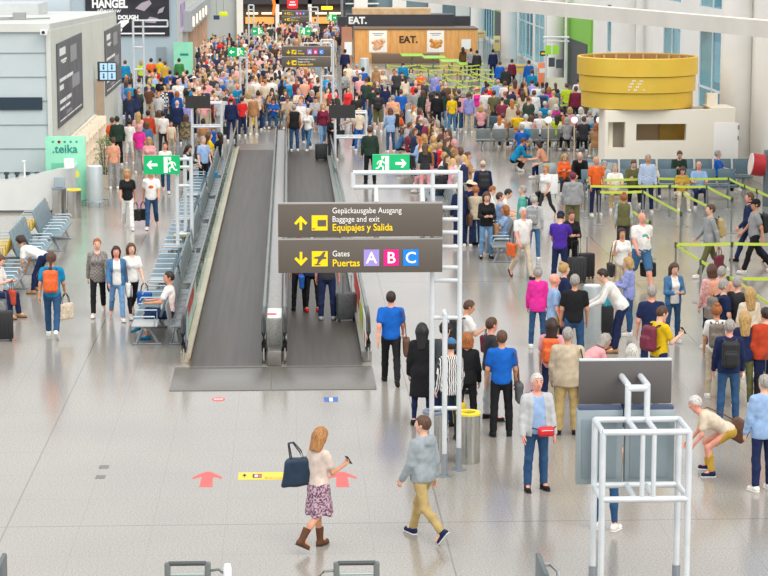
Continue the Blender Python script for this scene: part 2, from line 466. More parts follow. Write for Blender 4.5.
def body_mesh(p, b, h=.014):
    k = ('body', p, b)
    if k in MESH: return MESH[k]
    r = rig(p, b); lo, hi = r.bounds('body')
    v, F = nets(r.body, lo, hi, h); v = smooth_pts(v, F)
    parts = [(v, F, 0)]
    for S, E, W, d, sd in r.arms:
        hv, hF = hand(38 if p in ('phone', 'hold', 'walkphone', 'sitphone', 'pull', 'face') else 16)
        z = -Vector(d).normalized()
        y = Vector((0, 1, 0)) if abs(z.y) < .8 else Vector((sd, 0, .3))
        x = y.cross(z).normalized(); y = z.cross(x)
        M = Matrix((x, y, z)).transposed().to_4x4(); M.translation = W
        # palms face the body
        fl = 1 if x.x*sd < 0 else -1
        vv = xf([(q[0]*fl, q[1], q[2]) for q in hv], M)
        parts.append((vv, hF if fl == 1 else hF[:, ::-1], 0))
    for sx in (-1, 1):
        for c, rr, m in (((sx*.031, -.083, .012), (.015, .012, .009), 1), ((sx*.031, -.092, .012), (.0075, .006, .0075), 2), ((sx*.031, -.089, .036), (.019, .008, .004), 2)):
            bv, bf = ball(c, rr); parts.append((xf(bv, r.H), bf, m))
    bv, bf = ball((0, -.09, -.062), (.023, .009, .007)); parts.append((xf(bv, r.H), bf, 3))
    me = np_mesh('person_body', parts, 4); MESH[k] = me
    return me
def top_mesh(p, b, kind, h=.016):
    k = ('top', p, b, kind)
    if k not in MESH:
        r = rig(p, b); lo, hi = r.bounds('top')
        if kind == 'k': lo[2] = min(lo[2], r.pel.z-.5)
        v, F = nets(lambda X: r.top(X, kind), lo, hi, h); MESH[k] = np_mesh('garment_top', [(smooth_pts(v, F), F, 0)])
    return MESH[k]
def bottom_mesh(p, b, kind, h=.016):
    k = ('bottom', p, b, kind)
    if k not in MESH:
        r = rig(p, b); lo, hi = r.bounds('skirt' if kind == 'k' else 'bottom')
        v, F = nets((r.skirt if kind == 'k' else (lambda X: r.bottom(X, kind))), lo, hi, h); MESH[k] = np_mesh('garment_bottom', [(smooth_pts(v, F), F, 0)])
    return MESH[k]
def shoe_mesh(boot=False):
    k = ('shoe', boot)
    if k not in MESH:
        def f(X):
            d = cap_d([X[0], X[1], X[2]], (0, .03, -.045), (0, -.13, -.055), .046, .04)
            d = smin(d, cap_d(X, (0, .005, -.02), (0, 0, .01 if not boot else .2), .046, .047 if not boot else .062), .03)
            d = np.maximum(d, -.088-X[2])
            return np.maximum(d, X[2]-(.012 if not boot else .19))
        def g(X): return np.maximum(np.maximum(cap_d([X[0], X[1], X[2]*.6], (0, .03, -.05), (0, -.135, -.05), .05, .044), X[2]+.074), -.09-X[2])
        v, F = nets(f, (-.1, -.24, -.11), (.1, .12, .24), .011); v2, F2 = nets(g, (-.1, -.24, -.11), (.1, .12, .0), .011)
        MESH[k] = np_mesh('footwear', [(smooth_pts(v, F), F, 0), (v2, F2, 1)], 2)
    return MESH[k]
def hair_mesh(kind):
    k = ('hair', kind)
    if k in MESH: return MESH[k]
    def shell(X, g): return ell_d(X, (0, .012, .018), (.076+g, .096+g, .1+g))
    def face(X, top=.062): # region kept free of hair in front
        return np.maximum(np.maximum(X[1]+.035+.25*np.clip(X[2], -.1, .1), X[2]-top), -1-X[2])
    def cut(d, X, top=.062): return np.maximum(d, -face(X, top))
    def below(d, X, z): return np.maximum(d, z-X[2])
    def f(X):
        if kind == 'short':
            d = shell(X, .011); d = d+.004*np.sin(70*X[0])*np.sin(64*X[1]+30*X[2]); d = cut(d, X)
            return np.maximum(d, -.045-X[2]-np.clip(X[1]-.03, -.1, .05)*.6)
        if kind == 'fringe':
            d = shell(X, .01); d = np.maximum(d, X[2]-.045+.3*np.clip(X[1], -.1, .02)); d = cut(d, X, .1)
            return np.maximum(d, -.05-X[2])
        if kind in ('long', 'pony', 'bun', 'bob', 'mid'):
            d = shell(X, .02); d = d+.004*np.sin(60*X[0]+4*X[2])*np.sin(50*X[1]); d = cut(d, X)
            if kind == 'mid': d = below(smin(d, cap_d([X[0]*.7, X[1], X[2]+.012*np.sin(40*X[0])], (0, .035, -.02), (0, .06, -.19), .085, .07), .04), X, -.21)
            elif kind == 'long': d = below(smin(d, cap_d([X[0]*.75, X[1], X[2]], (0, .055, -.02), (0, .085, -.27), .082, .06), .05), X, -.3)
            elif kind == 'bob': d = below(smin(d, cap_d([X[0]*.72, X[1], X[2]], (0, .03, -.02), (0, .045, -.11), .085, .078), .04), X, -.14)
            else:
                d = below(d, X, -.06)
                if kind == 'pony': d = smin(d, cap_d(X, (0, .115, .05), (0, .14, -.2), .035, .02), .03)
                else: d = smin(d, ell_d(X, (0, .06, .125), (.05, .05, .042)), .015)
            return cut(d, X)
        if kind in ('cap', 'hat'):
            d = shell(X, .018)
            if kind == 'cap':
                d = np.maximum(d, .03-X[2]+.12*X[1])
                b = np.maximum(ell_d(X, (0, -.1, .05), (.075, .1, .05)), np.abs(X[2]-.052-.15*(X[1]+.1))-.007)
                return smin(d, b, .01)
            d = np.maximum(d, .05-X[2])
            b = np.maximum(np.sqrt(X[0]**2+X[1]**2)-.19, np.abs(X[2]-.055+.25*X[0]**2*6)-.008)
            return smin(d, b, .015)
    lo, hi = ((-.22, -.24, -.34), (.22, .24, .2))
    v, F = nets(f, lo, hi, .011); MESH[k] = np_mesh('hair', [(smooth_pts(v, F), F, 0)])
    return MESH[k]
# ------------------------------------------------------------------ bags and luggage
def bagmat(c): return noisy('bag_'+c, C_[c], tuple(int(v*.85) for v in C_[c]), 20, .6)
PROTO = {}
def pmesh(key, fn):
    if key not in PROTO: PROTO[key] = fn()
    return PROTO[key]
def obj_mat(o, *ms):
    for i, m in enumerate(ms):
        o.material_slots[i].link = 'OBJECT'; o.material_slots[i].material = m
    return o
def child(name, me, parent, *ms):
    o = link(name, me, parent)
    if ms: obj_mat(o, *ms)
    return o
def sdf_mesh(name, f, lo, hi, h): 
    v, F = nets(f, lo, hi, h); return np_mesh(name, [(smooth_pts(v, F), F, 0)])
def rbox(X, c, r, e):
    q = [np.abs(X[i]-c[i])-(r[i]-e) for i in range(3)]
    return np.sqrt(sum(np.maximum(a, 0)**2 for a in q))+np.minimum(np.maximum(np.maximum(q[0], q[1]), q[2]), 0)-e
def bp_body():
    return sdf_mesh('backpack_body', lambda X: smin(rbox(X, (0, 0, 0), (.15, .085-.0, .23), .07), rbox(X, (0, .1, -.07), (.115, .045, .12), .04), .012), (-.2, -.14, -.28), (.2, .2, .28), .014)
def bp_strap():
    m = MB()
    for s in (-1, 1):
        m.tube([(s*.09, -.07, .2), (s*.11, -.13, .235), (s*.115, -.22, .22), (s*.12, -.29, .1), (s*.125, -.27, -.06), (s*.12, -.12, -.17), (s*.1, -.06, -.18)], .016, 6)
    m.tube([(-.03, -.03, .22), (-.02, -.02, .27), (.02, -.02, .27), (.03, -.03, .22)], .009, 6)
    return m.mesh('strap', DARK)
def tote_body(): return sdf_mesh('bag_body', lambda X: rbox(X, (0, 0, -.16), (.07-.02*X[2]*-3, .19, .17), .05)+.006*np.sin(22*X[1]+9*X[2]), (-.2, -.27, -.38), (.2, .27, .06), .014)
def tote_strap():
    m = MB()
    for x in (-.025, .025): m.tube([(x, -.1, -.02), (x*.8, -.07, .14), (x*.3, -.02, .21), (x*.3, .02, .21), (x*.8, .07, .14), (x, .1, -.02)], .009, 6)
    return m.mesh('strap', DARK)
def sh_strap():
    m = MB()
    m.tube([(0, -.1, -.03), (-.02, -.085, .25), (-.075, -.05, .5), (-.09, .0, .535), (-.075, .06, .5), (-.02, .09, .25), (0, .1, -.03)], .011, 6)
    return m.mesh('strap', DARK)
def case_parts():
    b = MB().box((-.21, -.125, .05), (.21, .125, .62), bev=.035)
    for x in (-.12, -.04, .04, .12): b.box((x-.012, -.13, .1), (x+.012, .13, .57), bev=.004)
    h = MB().tube([(-.09, .08, .6), (-.09, .08, 1.0), (.09, .08, 1.0), (.09, .08, .6)], .011, 6)
    w = MB()
    for x in (-.16, .16):
        for y in (-.09, .09): w.tube([(x-.015, y, .03), (x+.015, y, .03)], .03, 10)
    return b.mesh('case_body', DARK), h.mesh('pull_handle', DARK), w.mesh('wheels', DARK)
def backpack(M, c, label, lean=0):
    o = child('backpack', pmesh('bp', bp_body), None, bagmat(c)); o.matrix_world = M
    child('strap', pmesh('bps', bp_strap), o, bagmat('black' if c != 'black' else 'charcoal'))
    return tag(o, label, 'backpack', 'bags carried by people')
def handbag(M, c, label, strap='tote', name='handbag'):
    o = child(name, pmesh('tote_body', tote_body), None, bagmat(c)); o.matrix_world = M
    child('strap', pmesh(strap, tote_strap if strap == 'tote' else sh_strap), o, bagmat(c if c in ('black', 'navy') else 'brown' if c != 'cream' else 'charcoal'))
    return tag(o, label, 'bag', 'bags carried by people')
def suitcase(x, y, rz, c, label, s=1.):
    B, Hn, W = pmesh('case', case_parts)
    o = child('suitcase', B, None, bagmat(c)); o.location = (x, y, 0); o.rotation_euler = (0, 0, rz); o.scale = (s, s, s)
    child('pull_handle', Hn, o, mat('handle_grey', (120,122,126), .35, .8)); child('wheel', W, o, mat('rubber', (30,30,32), .6))
    return tag(o, label, 'suitcase', 'suitcases on the hall floor')
def phone(M, label):
    o = link('mobile_phone', pmesh('ph', lambda: MB().box((-.036, -.005, -.075), (.036, .005, .075), bev=.004).mesh('phone', mat('phone_black', (26,26,30), .25))))
    o.matrix_world = M
    return tag(o, label, 'phone')

# ------------------------------------------------------------------ people
ARTICLE = dict(t='trousers', g='leggings', s='shorts', w='wide trousers', k='skirt')
TOPN = dict(t='tee', l='long-sleeved top', j='open jacket', p='polo shirt', v='vest', k='long coat', h='hoodie', b='blouse', a='strapless top')
POSEW = dict(sit='seated', sitphone='seated', sitlean='seated', sitcross='seated cross-legged', walkA='walking', walkB='walking', stroll='walking', walkphone='walking', pull='walking',
             bend='bending over', stoop='stooping', crouch='crouching', lean='leaning over', phone='standing')
def cn(c): return c.replace('_', ' ')
PEOPLE = []
TONES = ['fair', 'fair', 'ruddy', 'tanned', 'fair', 'ruddy']
def person(hx, hy, ang, p, b, hair, top, bot, acc=(), where='', skin=None, shoes='white', label=None, h=.014, hs=None):
    rg = rig(p, b); s = rg.scale*(hs or rnd.uniform(.97, 1.03))
    if rg.sit: s = rg.scale
    tip = rg.H @ Vector((0, .01, .125))
    R = Matrix.Rotation(D(ang), 4, 'Z')
    o3 = R @ (tip*s)
    g = P(hx, hy, o3.z)
    loc = Vector((g.x-o3.x, g.y-o3.y, 0.0))
    return place_person(loc, ang, s, p, b, hair, top, bot, acc, where, skin, shoes, label, h)
def place_person(loc, ang, s, p, b, hair, top, bot, acc=(), where='', skin=None, shoes='white', label=None, h=.014):
    rg = rig(p, b); R = Matrix.Rotation(D(ang), 4, 'Z')
    M = Matrix.Translation(loc) @ R @ Matrix.Diagonal((s, s, s, 1))
    o = child('person', body_mesh(p, b, h), None, SKIN[skin or TONES[rnd.randrange(6)]], EYEW, DARK, LIPS)
    o.matrix_world = M
    tk, tc = top.split(':'); bk, bc = bot.split(':')
    if tk in 'jv':
        oc, ic = tc.split('/')
        child('shirt', top_mesh(p, b, 'l' if tk == 'v' else 'u', h+.002), o, cloth(ic)); child('jacket' if tk == 'j' else 'vest', top_mesh(p, b, tk, h+.002), o, cloth(oc))
        td = f'open {cn(oc)} jacket' if tk == 'j' else f'{cn(oc)} vest over {cn(ic)} sleeves'
    else:
        child({'t': 'shirt', 'p': 'polo_shirt', 'l': 'top', 'k': 'coat', 'h': 'hoodie', 'b': 'blouse', 'a': 'top'}[tk], top_mesh(p, b, tk, h+.002), o, cloth(tc))
        td = f'{cn(tc)} {TOPN[tk]}'
    child({'t': 'trousers', 'g': 'leggings', 's': 'shorts', 'k': 'skirt', 'w': 'trousers'}[bk], bottom_mesh(p, b, bk, h+.002), o, cloth(bc))
    bd = cn(bc) if bc in ('jeans',) and bk in 'tg' else ('pale jeans' if bc == 'light_jeans' else f'{cn(bc)} {ARTICLE[bk]}')
    boot = shoes == 'boots'
    for i, (hp, kn, a, fp, sd) in enumerate(rg.legs):
        sh = child('boot' if boot else 'shoe', shoe_mesh(boot), o, cloth('brown') if boot else cloth(shoes), mat('sole_white', (226,224,218), .6) if shoes in ('white', 'navy') else mat('sole_dark', (44,40,38), .6))
        sh.location = a; sh.rotation_euler = Euler((fp, 0, D(9)*sd))
    hk, hc = hair.split(':')
    if hk in ('cap', 'hat'):
        ho = child('hair', hair_mesh('fringe'), o, hairmat('dark_brown')); ho.matrix_local = rg.H
        ho = child(hk, hair_mesh(hk), o, cloth(hc)); ho.matrix_local = rg.H; hd = f'person in {cn(hc)} {hk},'
    elif hk == 'bald':
        ho = None
        if hc != 'none': ho = child('hair', hair_mesh('fringe'), o, hairmat(hc)); ho.matrix_local = rg.H
        hd = 'bald person in'
    else:
        ho = child('hair', hair_mesh(hk), o, hairmat(hc)); ho.matrix_local = rg.H
        hd = {'short': f'short {cn(hc)}-haired', 'long': f'long {cn(hc)}-haired', 'bob': f'bobbed {cn(hc)}-haired', 'mid': f'shoulder-length {cn(hc)}-haired', 'bun': f'{cn(hc)}-bunned', 'pony': f'{cn(hc)} ponytailed', 'fringe': 'balding'}[hk]+' person in'
    lab = label or f'{hd} {td} and {bd}' 
    short = td if not label else None
    PEOPLE.append([o, lab, where, POSEW.get(p, 'standing') if not label else None, bool(label)])
    for a in acc:
        q = a.split(':'); k = q[0]; c = q[1] if len(q) > 1 else 'black'
        side = -1 if k.endswith('R') else 1
        who = q[2].replace('_', ' ') if len(q) > 2 else f'{td} wearer'
        if k == 'bp':
            T = M @ rg.T @ Matrix.Translation((0, .225, .29))
            BAGS.append((backpack(T, c, ''), f'{cn(c)} backpack worn by the person in {who if len(q) > 2 else td}', o))
        elif k in ('shL', 'shR'):
            T = M @ rg.T @ Matrix.Translation((side*(rg.b['sh']+.105), .06, -.02))
            if side == -1: T = T @ Matrix.Rotation(PI, 4, 'Z')
            BAGS.append((handbag(T, c, '', 'sh', 'shoulder_bag'), f'{cn(c)} shoulder bag on the person in {who if len(q) > 2 else td}', o))
        elif k in ('toL', 'toR'):
            S_, E_, W_, d_, sd_ = rg.arms[0 if side < 0 else 1]
            pt = M @ (W_+d_*.1)
            T = Matrix.Translation(pt+Vector((0, 0, -.2*s))) @ R @ Matrix.Rotation(.85*side, 4, 'Z') @ Matrix.Diagonal((s, s, s, 1))
            BAGS.append((handbag(T, c, '', 'tote'), f'{cn(c)} bag held by the person in {who if len(q) > 2 else td}', o))
        elif k in ('caL', 'caR', 'caF'):
            off = R @ (Vector((side*.42, .12, 0)) if k != 'caF' else Vector((0, -.45, 0)))
            BAGS.append((suitcase(loc.x+off.x, loc.y+off.y, D(ang)+.2, c, ''), f'{cn(c)} suitcase beside the person in {who if len(q) > 2 else td}', o))
        elif k == 'pr':
            dp = .118*rg.fat+.016
            for n_, cc in enumerate(c.split('/')):
                bv, bf = ball((.03*n_ if '/' in c else 0, -dp, .33-.05*n_), (.075, .016, .05), 14, 8)
                pm = np_mesh('shirt_print', [(xf(bv, rg.T), bf, 0)]); child('shirt_print', pm, o, cloth(cc))
        elif k == 'ph':
            S_, E_, W_, d_, sd_ = rg.arms[0]
            T = M @ Matrix.Translation(W_+Vector(d_)*.11+Vector((.015, -.02, .03))) @ Matrix.Rotation(D(-35), 4, 'X')
            BAGS.append((phone(T, ''), f'phone in the hand of the person in {who if len(q) > 2 else td}', o))
    return o
BAGS = []
# ------------------------------------------------------------------ setting: floor, walls
def floor_mat():
    m = mat('terrazzo', (190,187,180), .17, 0, .62); n, l, b = nt(m)
    tc = n.new('ShaderNodeTexCoord')
    n1 = n.new('ShaderNodeTexNoise'); n1.inputs['Scale'].default_value = 38; n1.inputs['Detail'].default_value = 5
    n2 = n.new('ShaderNodeTexVoronoi'); n2.inputs['Scale'].default_value = 60
    n3 = n.new('ShaderNodeTexNoise'); n3.inputs['Scale'].default_value = .35; n3.inputs['Detail'].default_value = 2
    r1 = ramp(n, [(.33, (134,130,123)), (.5, (158,154,146)), (.68, (177,172,163))])
    l.new(tc.outputs['Object'], n1.inputs['Vector']); l.new(tc.outputs['Object'], n2.inputs['Vector']); l.new(tc.outputs['Object'], n3.inputs['Vector'])
    l.new(n1.outputs['Fac'], r1.inputs['Fac'])
    def math_(op, a, bv=None):
        x = n.new('ShaderNodeMath'); x.operation = op
        for i, v in enumerate((a, bv)):
            if v is None: continue
            if hasattr(v, 'links'): l.new(v, x.inputs[i])
            else: x.inputs[i].default_value = v
        return x.outputs[0]
    sp = n.new('ShaderNodeSeparateXYZ'); l.new(tc.outputs['Object'], sp.inputs[0])
    def joint(c, per, off, w):
        a = math_('ADD', c, off); a = math_('MODULO', a, per); a = math_('LESS_THAN', a, w); return a
    jx = joint(sp.outputs[0], 1.02, 100*1.02+.95, .012); jy = joint(sp.outputs[1], 1.52, 100*1.52-30.38, .016)
    JX = joint(sp.outputs[0], 6.12, 60*6.12+4.02, .025); JY = joint(sp.outputs[1], 22.0, 220-30.38, .035)
    fine = math_('MULTIPLY', math_('MAXIMUM', jx, jy), .2); big = math_('MULTIPLY', math_('MAXIMUM', JX, JY), .5)
    j = math_('MAXIMUM', fine, big)
    mx = n.new('ShaderNodeMix'); mx.data_type = 'RGBA'; l.new(j, mx.inputs['Factor']); l.new(r1.outputs['Color'], mx.inputs['A']); mx.inputs['B'].default_value = (*lin((84,80,76)), 1)
    m2 = n.new('ShaderNodeMix'); m2.data_type = 'RGBA'; m2.blend_type = 'MULTIPLY'; m2.inputs['Factor'].default_value = .5
    r3 = ramp(n, [(.35, (232,230,228)), (.65, (255,252,246))]); l.new(n3.outputs['Fac'], r3.inputs['Fac'])
    l.new(mx.outputs['Result'], m2.inputs['A']); l.new(r3.outputs['Color'], m2.inputs['B']); l.new(m2.outputs['Result'], b.inputs['Base Color'])
    return m
struct('floor', MB().box((-32, 10, -.2), (24, 182, 0)), floor_mat())
wallw = noisy('wall_white_paint', (244,242,236), (238,236,230), .6, .6)
wallg = noisy('wall_grey_panel', (190,202,204), (182,194,198), .5, .45)
cream = noisy('cream_wall', (250,243,228), (247,238,220), .5, .6)
dark_trim = mat('dark_trim', (52,56,62), .4)
alu = noisy('aluminium_tube', (218,222,225), (203,209,213), 3, .35, .1)
alu2 = mat('aluminium_foot', (150,158,166), .35, .5)
steel = noisy('brushed_steel', (196,196,192), (176,176,172), 40, .22, .9, stretch=(8, 8, .2))
def glass_mat(name, tint, gloss=.12, rough=.05):
    m = bpy.data.materials.new(name); m.use_nodes = True; n, l = m.node_tree.nodes, m.node_tree.links
    n.remove(n['Principled BSDF']); t = n.new('ShaderNodeBsdfTransparent'); t.inputs[0].default_value = (*lin(tint), 1)
    g = n.new('ShaderNodeBsdfGlossy'); g.inputs['Roughness'].default_value = rough; x = n.new('ShaderNodeMixShader'); x.inputs[0].default_value = gloss
    l.new(t.outputs[0], x.inputs[1]); l.new(g.outputs[0], x.inputs[2]); l.new(x.outputs[0], n['Material Output'].inputs[0])
    return m
glass_teal = glass_mat('glass_teal_pane', (186,214,222), .15, .08)
glass_clear = glass_mat('glass_balustrade', (242,249,247), .07)
# window wall along the right side
WX = 15.7
def wy(px): d = ray(px, 100); return WX/d.x*d.y
wins = [(58, 66.5)]+[(wy(b), wy(a)) for a, b in ((698, 724), (662, 679), (606, 617), (534, 548), (518, 532), (496, 503), (483, 493))]
mb = MB(); y = 30.
for a, b in wins:
    mb.box((WX, y, 0), (WX+.6, a, 9)); mb.box((WX, a, 4.85), (WX+.6, b, 5.5)); mb.box((WX, a, 7.9), (WX+.6, b, 9)); mb.box((WX, a, 0), (WX+.6, b, .15)); y = b
mb.box((WX, y, 0), (WX+.6, 182, 9))
struct('wall_right', mb, wallw)
wf = mat('window_frame_white', (226,230,230), .4)
for i, (a, b) in enumerate(wins):
    m = MB(); g = MB()
    for z0, z1 in ((.15, 4.85), (5.5, 7.9)):
        g.box((WX+.04, a, z0), (WX+.06, b, z1))
        k = max(1, round((b-a)/2.4))
        for q in range(k+1):
            yy = a+(b-a)*q/k; m.box((WX+.01, max(a, yy-.05), z0), (WX+.1, min(b, yy+.05), z1))
        for zz in (z0, (z0+z1)/2 if z0 < 1 else z1, z1): m.box((WX+.01, a, max(z0, zz-.04)), (WX+.1, b, min(z1, zz+.04)))
    o = struct(f'window_{i+1}', m, wf); c = g.build('pane', glass_teal, o)
# world outside the windows: pale blue-green apron buildings
struct('wall_outside', MB().box((34, 20, -.2), (34.3, 230, 5.2)), noisy('outside_facade', (206,224,228), (186,210,218), .12, .8))
for i, yy in enumerate((75.4, 98, 123.6, 149.5, 174.5)):
    m = MB().lathe([(.55, 0), (.55, 9)], (15.25 if i == 0 else 14.75, yy, 0), 40)
    struct(f'trim_{i+1}', m, noisy('column_white', (246,244,240), (238,236,231), .8, .5)).name = 'column'
# green shop portals in the window wall
gport = mat('portal_green', (128,196,66), .5)
for i, (a, b) in enumerate(((wy(592), wy(568)), (wy(505), wy(495)))):
    g = MB().box((WX-.12, a, 0), (WX, b, 4.5)); o = struct(f'door_{i+1}', g, gport)
    MB().box((WX-.16, a+1.2, 0), (WX-.1, b-.9, 2.55)).build('dark_opening', mat('portal_dark', (66,72,78), .5), o)
    MB().box((WX-.16, a+.6, 4.0), (WX-.1, b-.6, 4.45)).build('white_header', mat('portal_header', (232,230,222), .5), o)
# long white beam that crosses high in front of the window wall
pa, pb = at(800, 39.5, 44), at(440, 3, 70)
dv = (pb-pa).normalized(); side = Vector((-dv.y, dv.x, 0)).normalized()
Mx = Matrix((dv, side, Vector((0,0,1)))).transposed().to_4x4(); Mx.translation = pa
struct('beam', MB().box((-8, 0, 0), ((pb-pa).length+75, .35, .34), Mx), noisy('beam_white', (222,216,206), (212,206,196), .8, .6))
# far end
struct('wall_back', MB().box((-32, 180, 0), (24, 180.5, 9)), mat('wall_back_teal', (122,146,156), .6))
m = MB()
for x in (5.2, 8.3, 11.2, 13.4): m.box((x, 179.2, 0), (x+1.1, 180, 9))
struct('trim_6', m, wallw)
m = MB()
for z in (2.72, 3.2): m.box((3.2, 179.3, z), (7.2, 179.9, z+.1))
struct('trim_7', m, wallw)
def slant(mb):
    for v in mb.bm.verts:
        if v.co.z > 4: v.co.z -= .5*(v.co.y-69.2)/26.3
    return mb
struct('wall_left_front', slant(MB().box((-24, 69.2, 0), (-7.42, 95.5, 5.42))), wallg)
m = MB()
for zz in [.9+.74*k for k in range(6)]: m.box((-24, 69.17, zz), (-7.5, 69.2, zz+.018))
for xx in (-10.1, -13.2, -16.3): m.box((xx, 69.17, .3), (xx+.018, 69.2, 5.2))
struct('trim_8', m, mat('panel_joint', (138,150,156), .6))
struct('trim_9', slant(MB().box((-24, 69.1, 5.25), (-7.38, 95.6, 5.5)).box((-7.5, 69.12, 0), (-7.36, 69.5, 5.3))), noisy('fascia_grey', (206,208,202), (196,200,196), .6, .55))
struct('trim_10', MB().box((-16, 69.14, 2.85), (-7.66, 69.22, 3.24)), mat('strip_window', (34,52,66), .2))
struct('trim_11', slant(MB().box((-7.42, 69.5, .0), (-7.36, 95.6, 5.3))), noisy('side_wall_pale', (214,216,206), (206,208,198), .6, .55))
struct('wall_left_back', MB().box((-24, 122.5, 0), (-6.15, 123, 9)), noisy('wall_blue_grey', (172,188,198), (164,182,192), .4, .6))
struct('wall_left_upper', MB().box((-24, 96.2, 4.2), (-9.4, 97.5, 9)), noisy('upper_wall', (196,208,216), (186,198,206), .4, .6))
struct('wall_left_side', MB().box((-6.3, 123, 0), (-6.1, 160, 9)), noisy('side_wall', (208,208,200), (200,200,194), .4, .6))
struct('wall_left_far', MB().box((-6.3, 160, 0), (-3.6, 160.5, 9)), noisy('far_wall', (190,196,194), (182,188,188), .4, .6))
struct('trim_12', MB().box((-3.75, 159.6, 0), (-3.3, 160.3, 9)), wallw)
struct('door_3', MB().box((-7.25, 122.42, 0), (-6.75, 122.52, 2.15)), mat('door_grey', (138,150,158), .5))
# roof services on the left building
rf = MB()
rf.tube([(-20, 72, 5.5), (-9.5, 72.5, 5.5), (-8, 75, 5.46)], .03, 6).tube([(-20, 75, 5.44), (-9.2, 76, 5.44)], .03, 6).box((-9.3, 75.6, 5.36), (-8.9, 76.1, 5.62))
tag(rf.build('roof_cables', mat('cable_grey', (150,152,150), .6)), 'grey cables running over the roof of the grey left building', 'cable')
tag(MB().box((-22, 86, 5.15), (-9.6, 89.5, 5.6)).box((-20, 86.2, 5.6), (-15, 89, 5.75)).build('roof_duct', noisy('duct', (196,200,200), (186,190,190), 1, .5)), 'boxy pale duct lying on the roof of the left building', 'duct')
# ------------------------------------------------------------------ moving walkways
def belt_mat():
    m = mat('walkway_belt', (92,86,80), .45, .2); n, l, b = nt(m)
    tc = n.new('ShaderNodeTexCoord'); w = n.new('ShaderNodeTexWave'); w.bands_direction = 'Y'; w.inputs['Scale'].default_value = 2.4
    w2 = n.new('ShaderNodeTexNoise'); w2.inputs['Scale'].default_value = 1.6
    mp = n.new('ShaderNodeMapping'); mp.inputs['Scale'].default_value = (6, .12, 1); l.new(tc.outputs['Object'], mp.inputs[0]); l.new(mp.outputs[0], w2.inputs['Vector'])
    r = ramp(n, [(.0, (84,78,72)), (.9, (96,90,83)), (1, (74,69,64))]); l.new(tc.outputs['Object'], w.inputs['Vector']); l.new(w.outputs['Fac'], r.inputs['Fac'])
    r2 = ramp(n, [(.3, (200,196,190)), (.7, (255,252,248))]); l.new(w2.outputs['Fac'], r2.inputs['Fac'])
    x = n.new('ShaderNodeMix'); x.data_type = 'RGBA'; x.blend_type = 'MULTIPLY'; x.inputs['Factor'].default_value = .8
    l.new(r.outputs['Color'], x.inputs['A']); l.new(r2.outputs['Color'], x.inputs['B']); l.new(x.outputs['Result'], b.inputs['Base Color'])
    return m
comb = noisy('comb_plate', (140,136,130), (120,116,110), 60, .35, .5, stretch=(4, .1, 1))
rubber = mat('handrail_rubber', (24,24,26), .25)
railsheen = mat('handrail_painted_sheen', (96,96,94), .22)  # same black rubber; sky reflection painted in as a lighter grey
skirt = noisy('skirt_cream', (206,194,170), (190,178,156), 8, .35, .2)
brass = mat('skirt_brush', (112,84,52), .6)
deckm = noisy('deck_grey', (170,168,163), (146,144,140), 26, .3, .35)
Y0, Y1 = 41.9, 85.6
def rail_path(x):
    pts = [(x, Y0+1.2, .30), (x, Y0+.62, .22), (x, Y0+.3, .28), (x, Y0+.1, .45), (x, Y0+.07, .66), (x, Y0+.25, .85), (x, Y0+.6, .93), (x, Y0+1.2, .95)]
    return pts
def walkway(label, xa, xb, sides):
    t = thing('moving_walkway', label, 'moving walkway', ((xa+xb)/2, Y0, 0), 0, 'moving walkways')
    c = (xa+xb)/2
    def B(name, mb, m): o = mb.build(name, m, t, smooth=True); o.location = (-c, -Y0, 0); return o
    B('belt', MB().box((xa, Y0, .001), (xb, Y1, .006)), belt_mat())
    B('landing_plate', MB().box((xa-.28, Y0-2.2, .003), (xb+.19, Y0-.003, .014), bev=.004), comb)
    B('landing_plate', MB().box((xa-.28, Y1+.003, .003), (xb+.19, Y1+2.6, .006)), comb)
    B('comb', MB().box((xa, Y0-.1, .012), (xb, Y0+.02, .024)), mat('comb_edge', (110,106,100), .4, .4))
    for sx, x, outer in ((-1, xa, sides[0]), (1, xb, sides[1])):
        w = .2 if outer else .06
        x0, x1 = (x-w, x) if sx < 0 else (x, x+w)
        B('skirting', MB().box((x0, Y0+.5, .003), (x1, Y1-.5, .2)), skirt if outer and sx < 0 else deckm)
        xs = x-.02 if sx < 0 else x
        B('brush_strip', MB().box((xs, Y0+.3, .03), (xs+.02, Y1-.3, .1)), brass)
        xr = x-w*.62 if sx < 0 else x+w*.62
        g = MB(); q = Y0+.35
        while q < Y1-1.2: g.box((xr-.008, q, .2), (xr+.008, q+2.0, .91)); q += 2.03
        B('glass_panel', g, glass_clear)
        B('handrail', MB().tube([(xr, Y0+1.1, .95), (xr, Y1-1.1, .95)], .035, 8), railsheen)
        B('newel_rail', MB().tube(rail_path(xr), .045, 10), rubber)
        far = [(a, Y0+Y1-b, z) for a, b, z in rail_path(xr)]
        B('newel_rail', MB().tube(far, .045, 8), rubber)
        B('newel_panel', MB().box((xr-.012, Y0+.16, .1), (xr+.012, Y0+.62, .8), bev=.008), noisy('newel_metal', (196,200,196), (176,182,178), 4, .3, .4))
    return t, c, B
wl, cl, BL = walkway('left moving walkway with an empty dark belt and cream skirting', -1.95, -.57, (True, False))
wr, cr, BR = walkway('right moving walkway, its belt carrying travellers under the big brown sign', -.09, 1.36, (False, True))
BL('centre_deck', MB().box((-.48, Y0+.75, .003), (-.18, Y1-.7, .82), bev=.02), deckm)
BL('deck_base', MB().box((-.47, Y0+.1, .003), (-.19, Y0+.74, .3), bev=.03), comb)
adw = mat('advert_white', (234,234,230), .4); adr = mat('advert_red', (220,56,52), .4); adb = mat('advert_blue', (60,80,170), .4); ady = mat('advert_lime', (186,196,70), .4); adg = mat('advert_green', (40,130,80), .4)
x = -2.07
a = BL('advert_panel', MB().box((x-.03, Y0+.62, .22), (x-.014, Y0+6.4, .88)), adw)
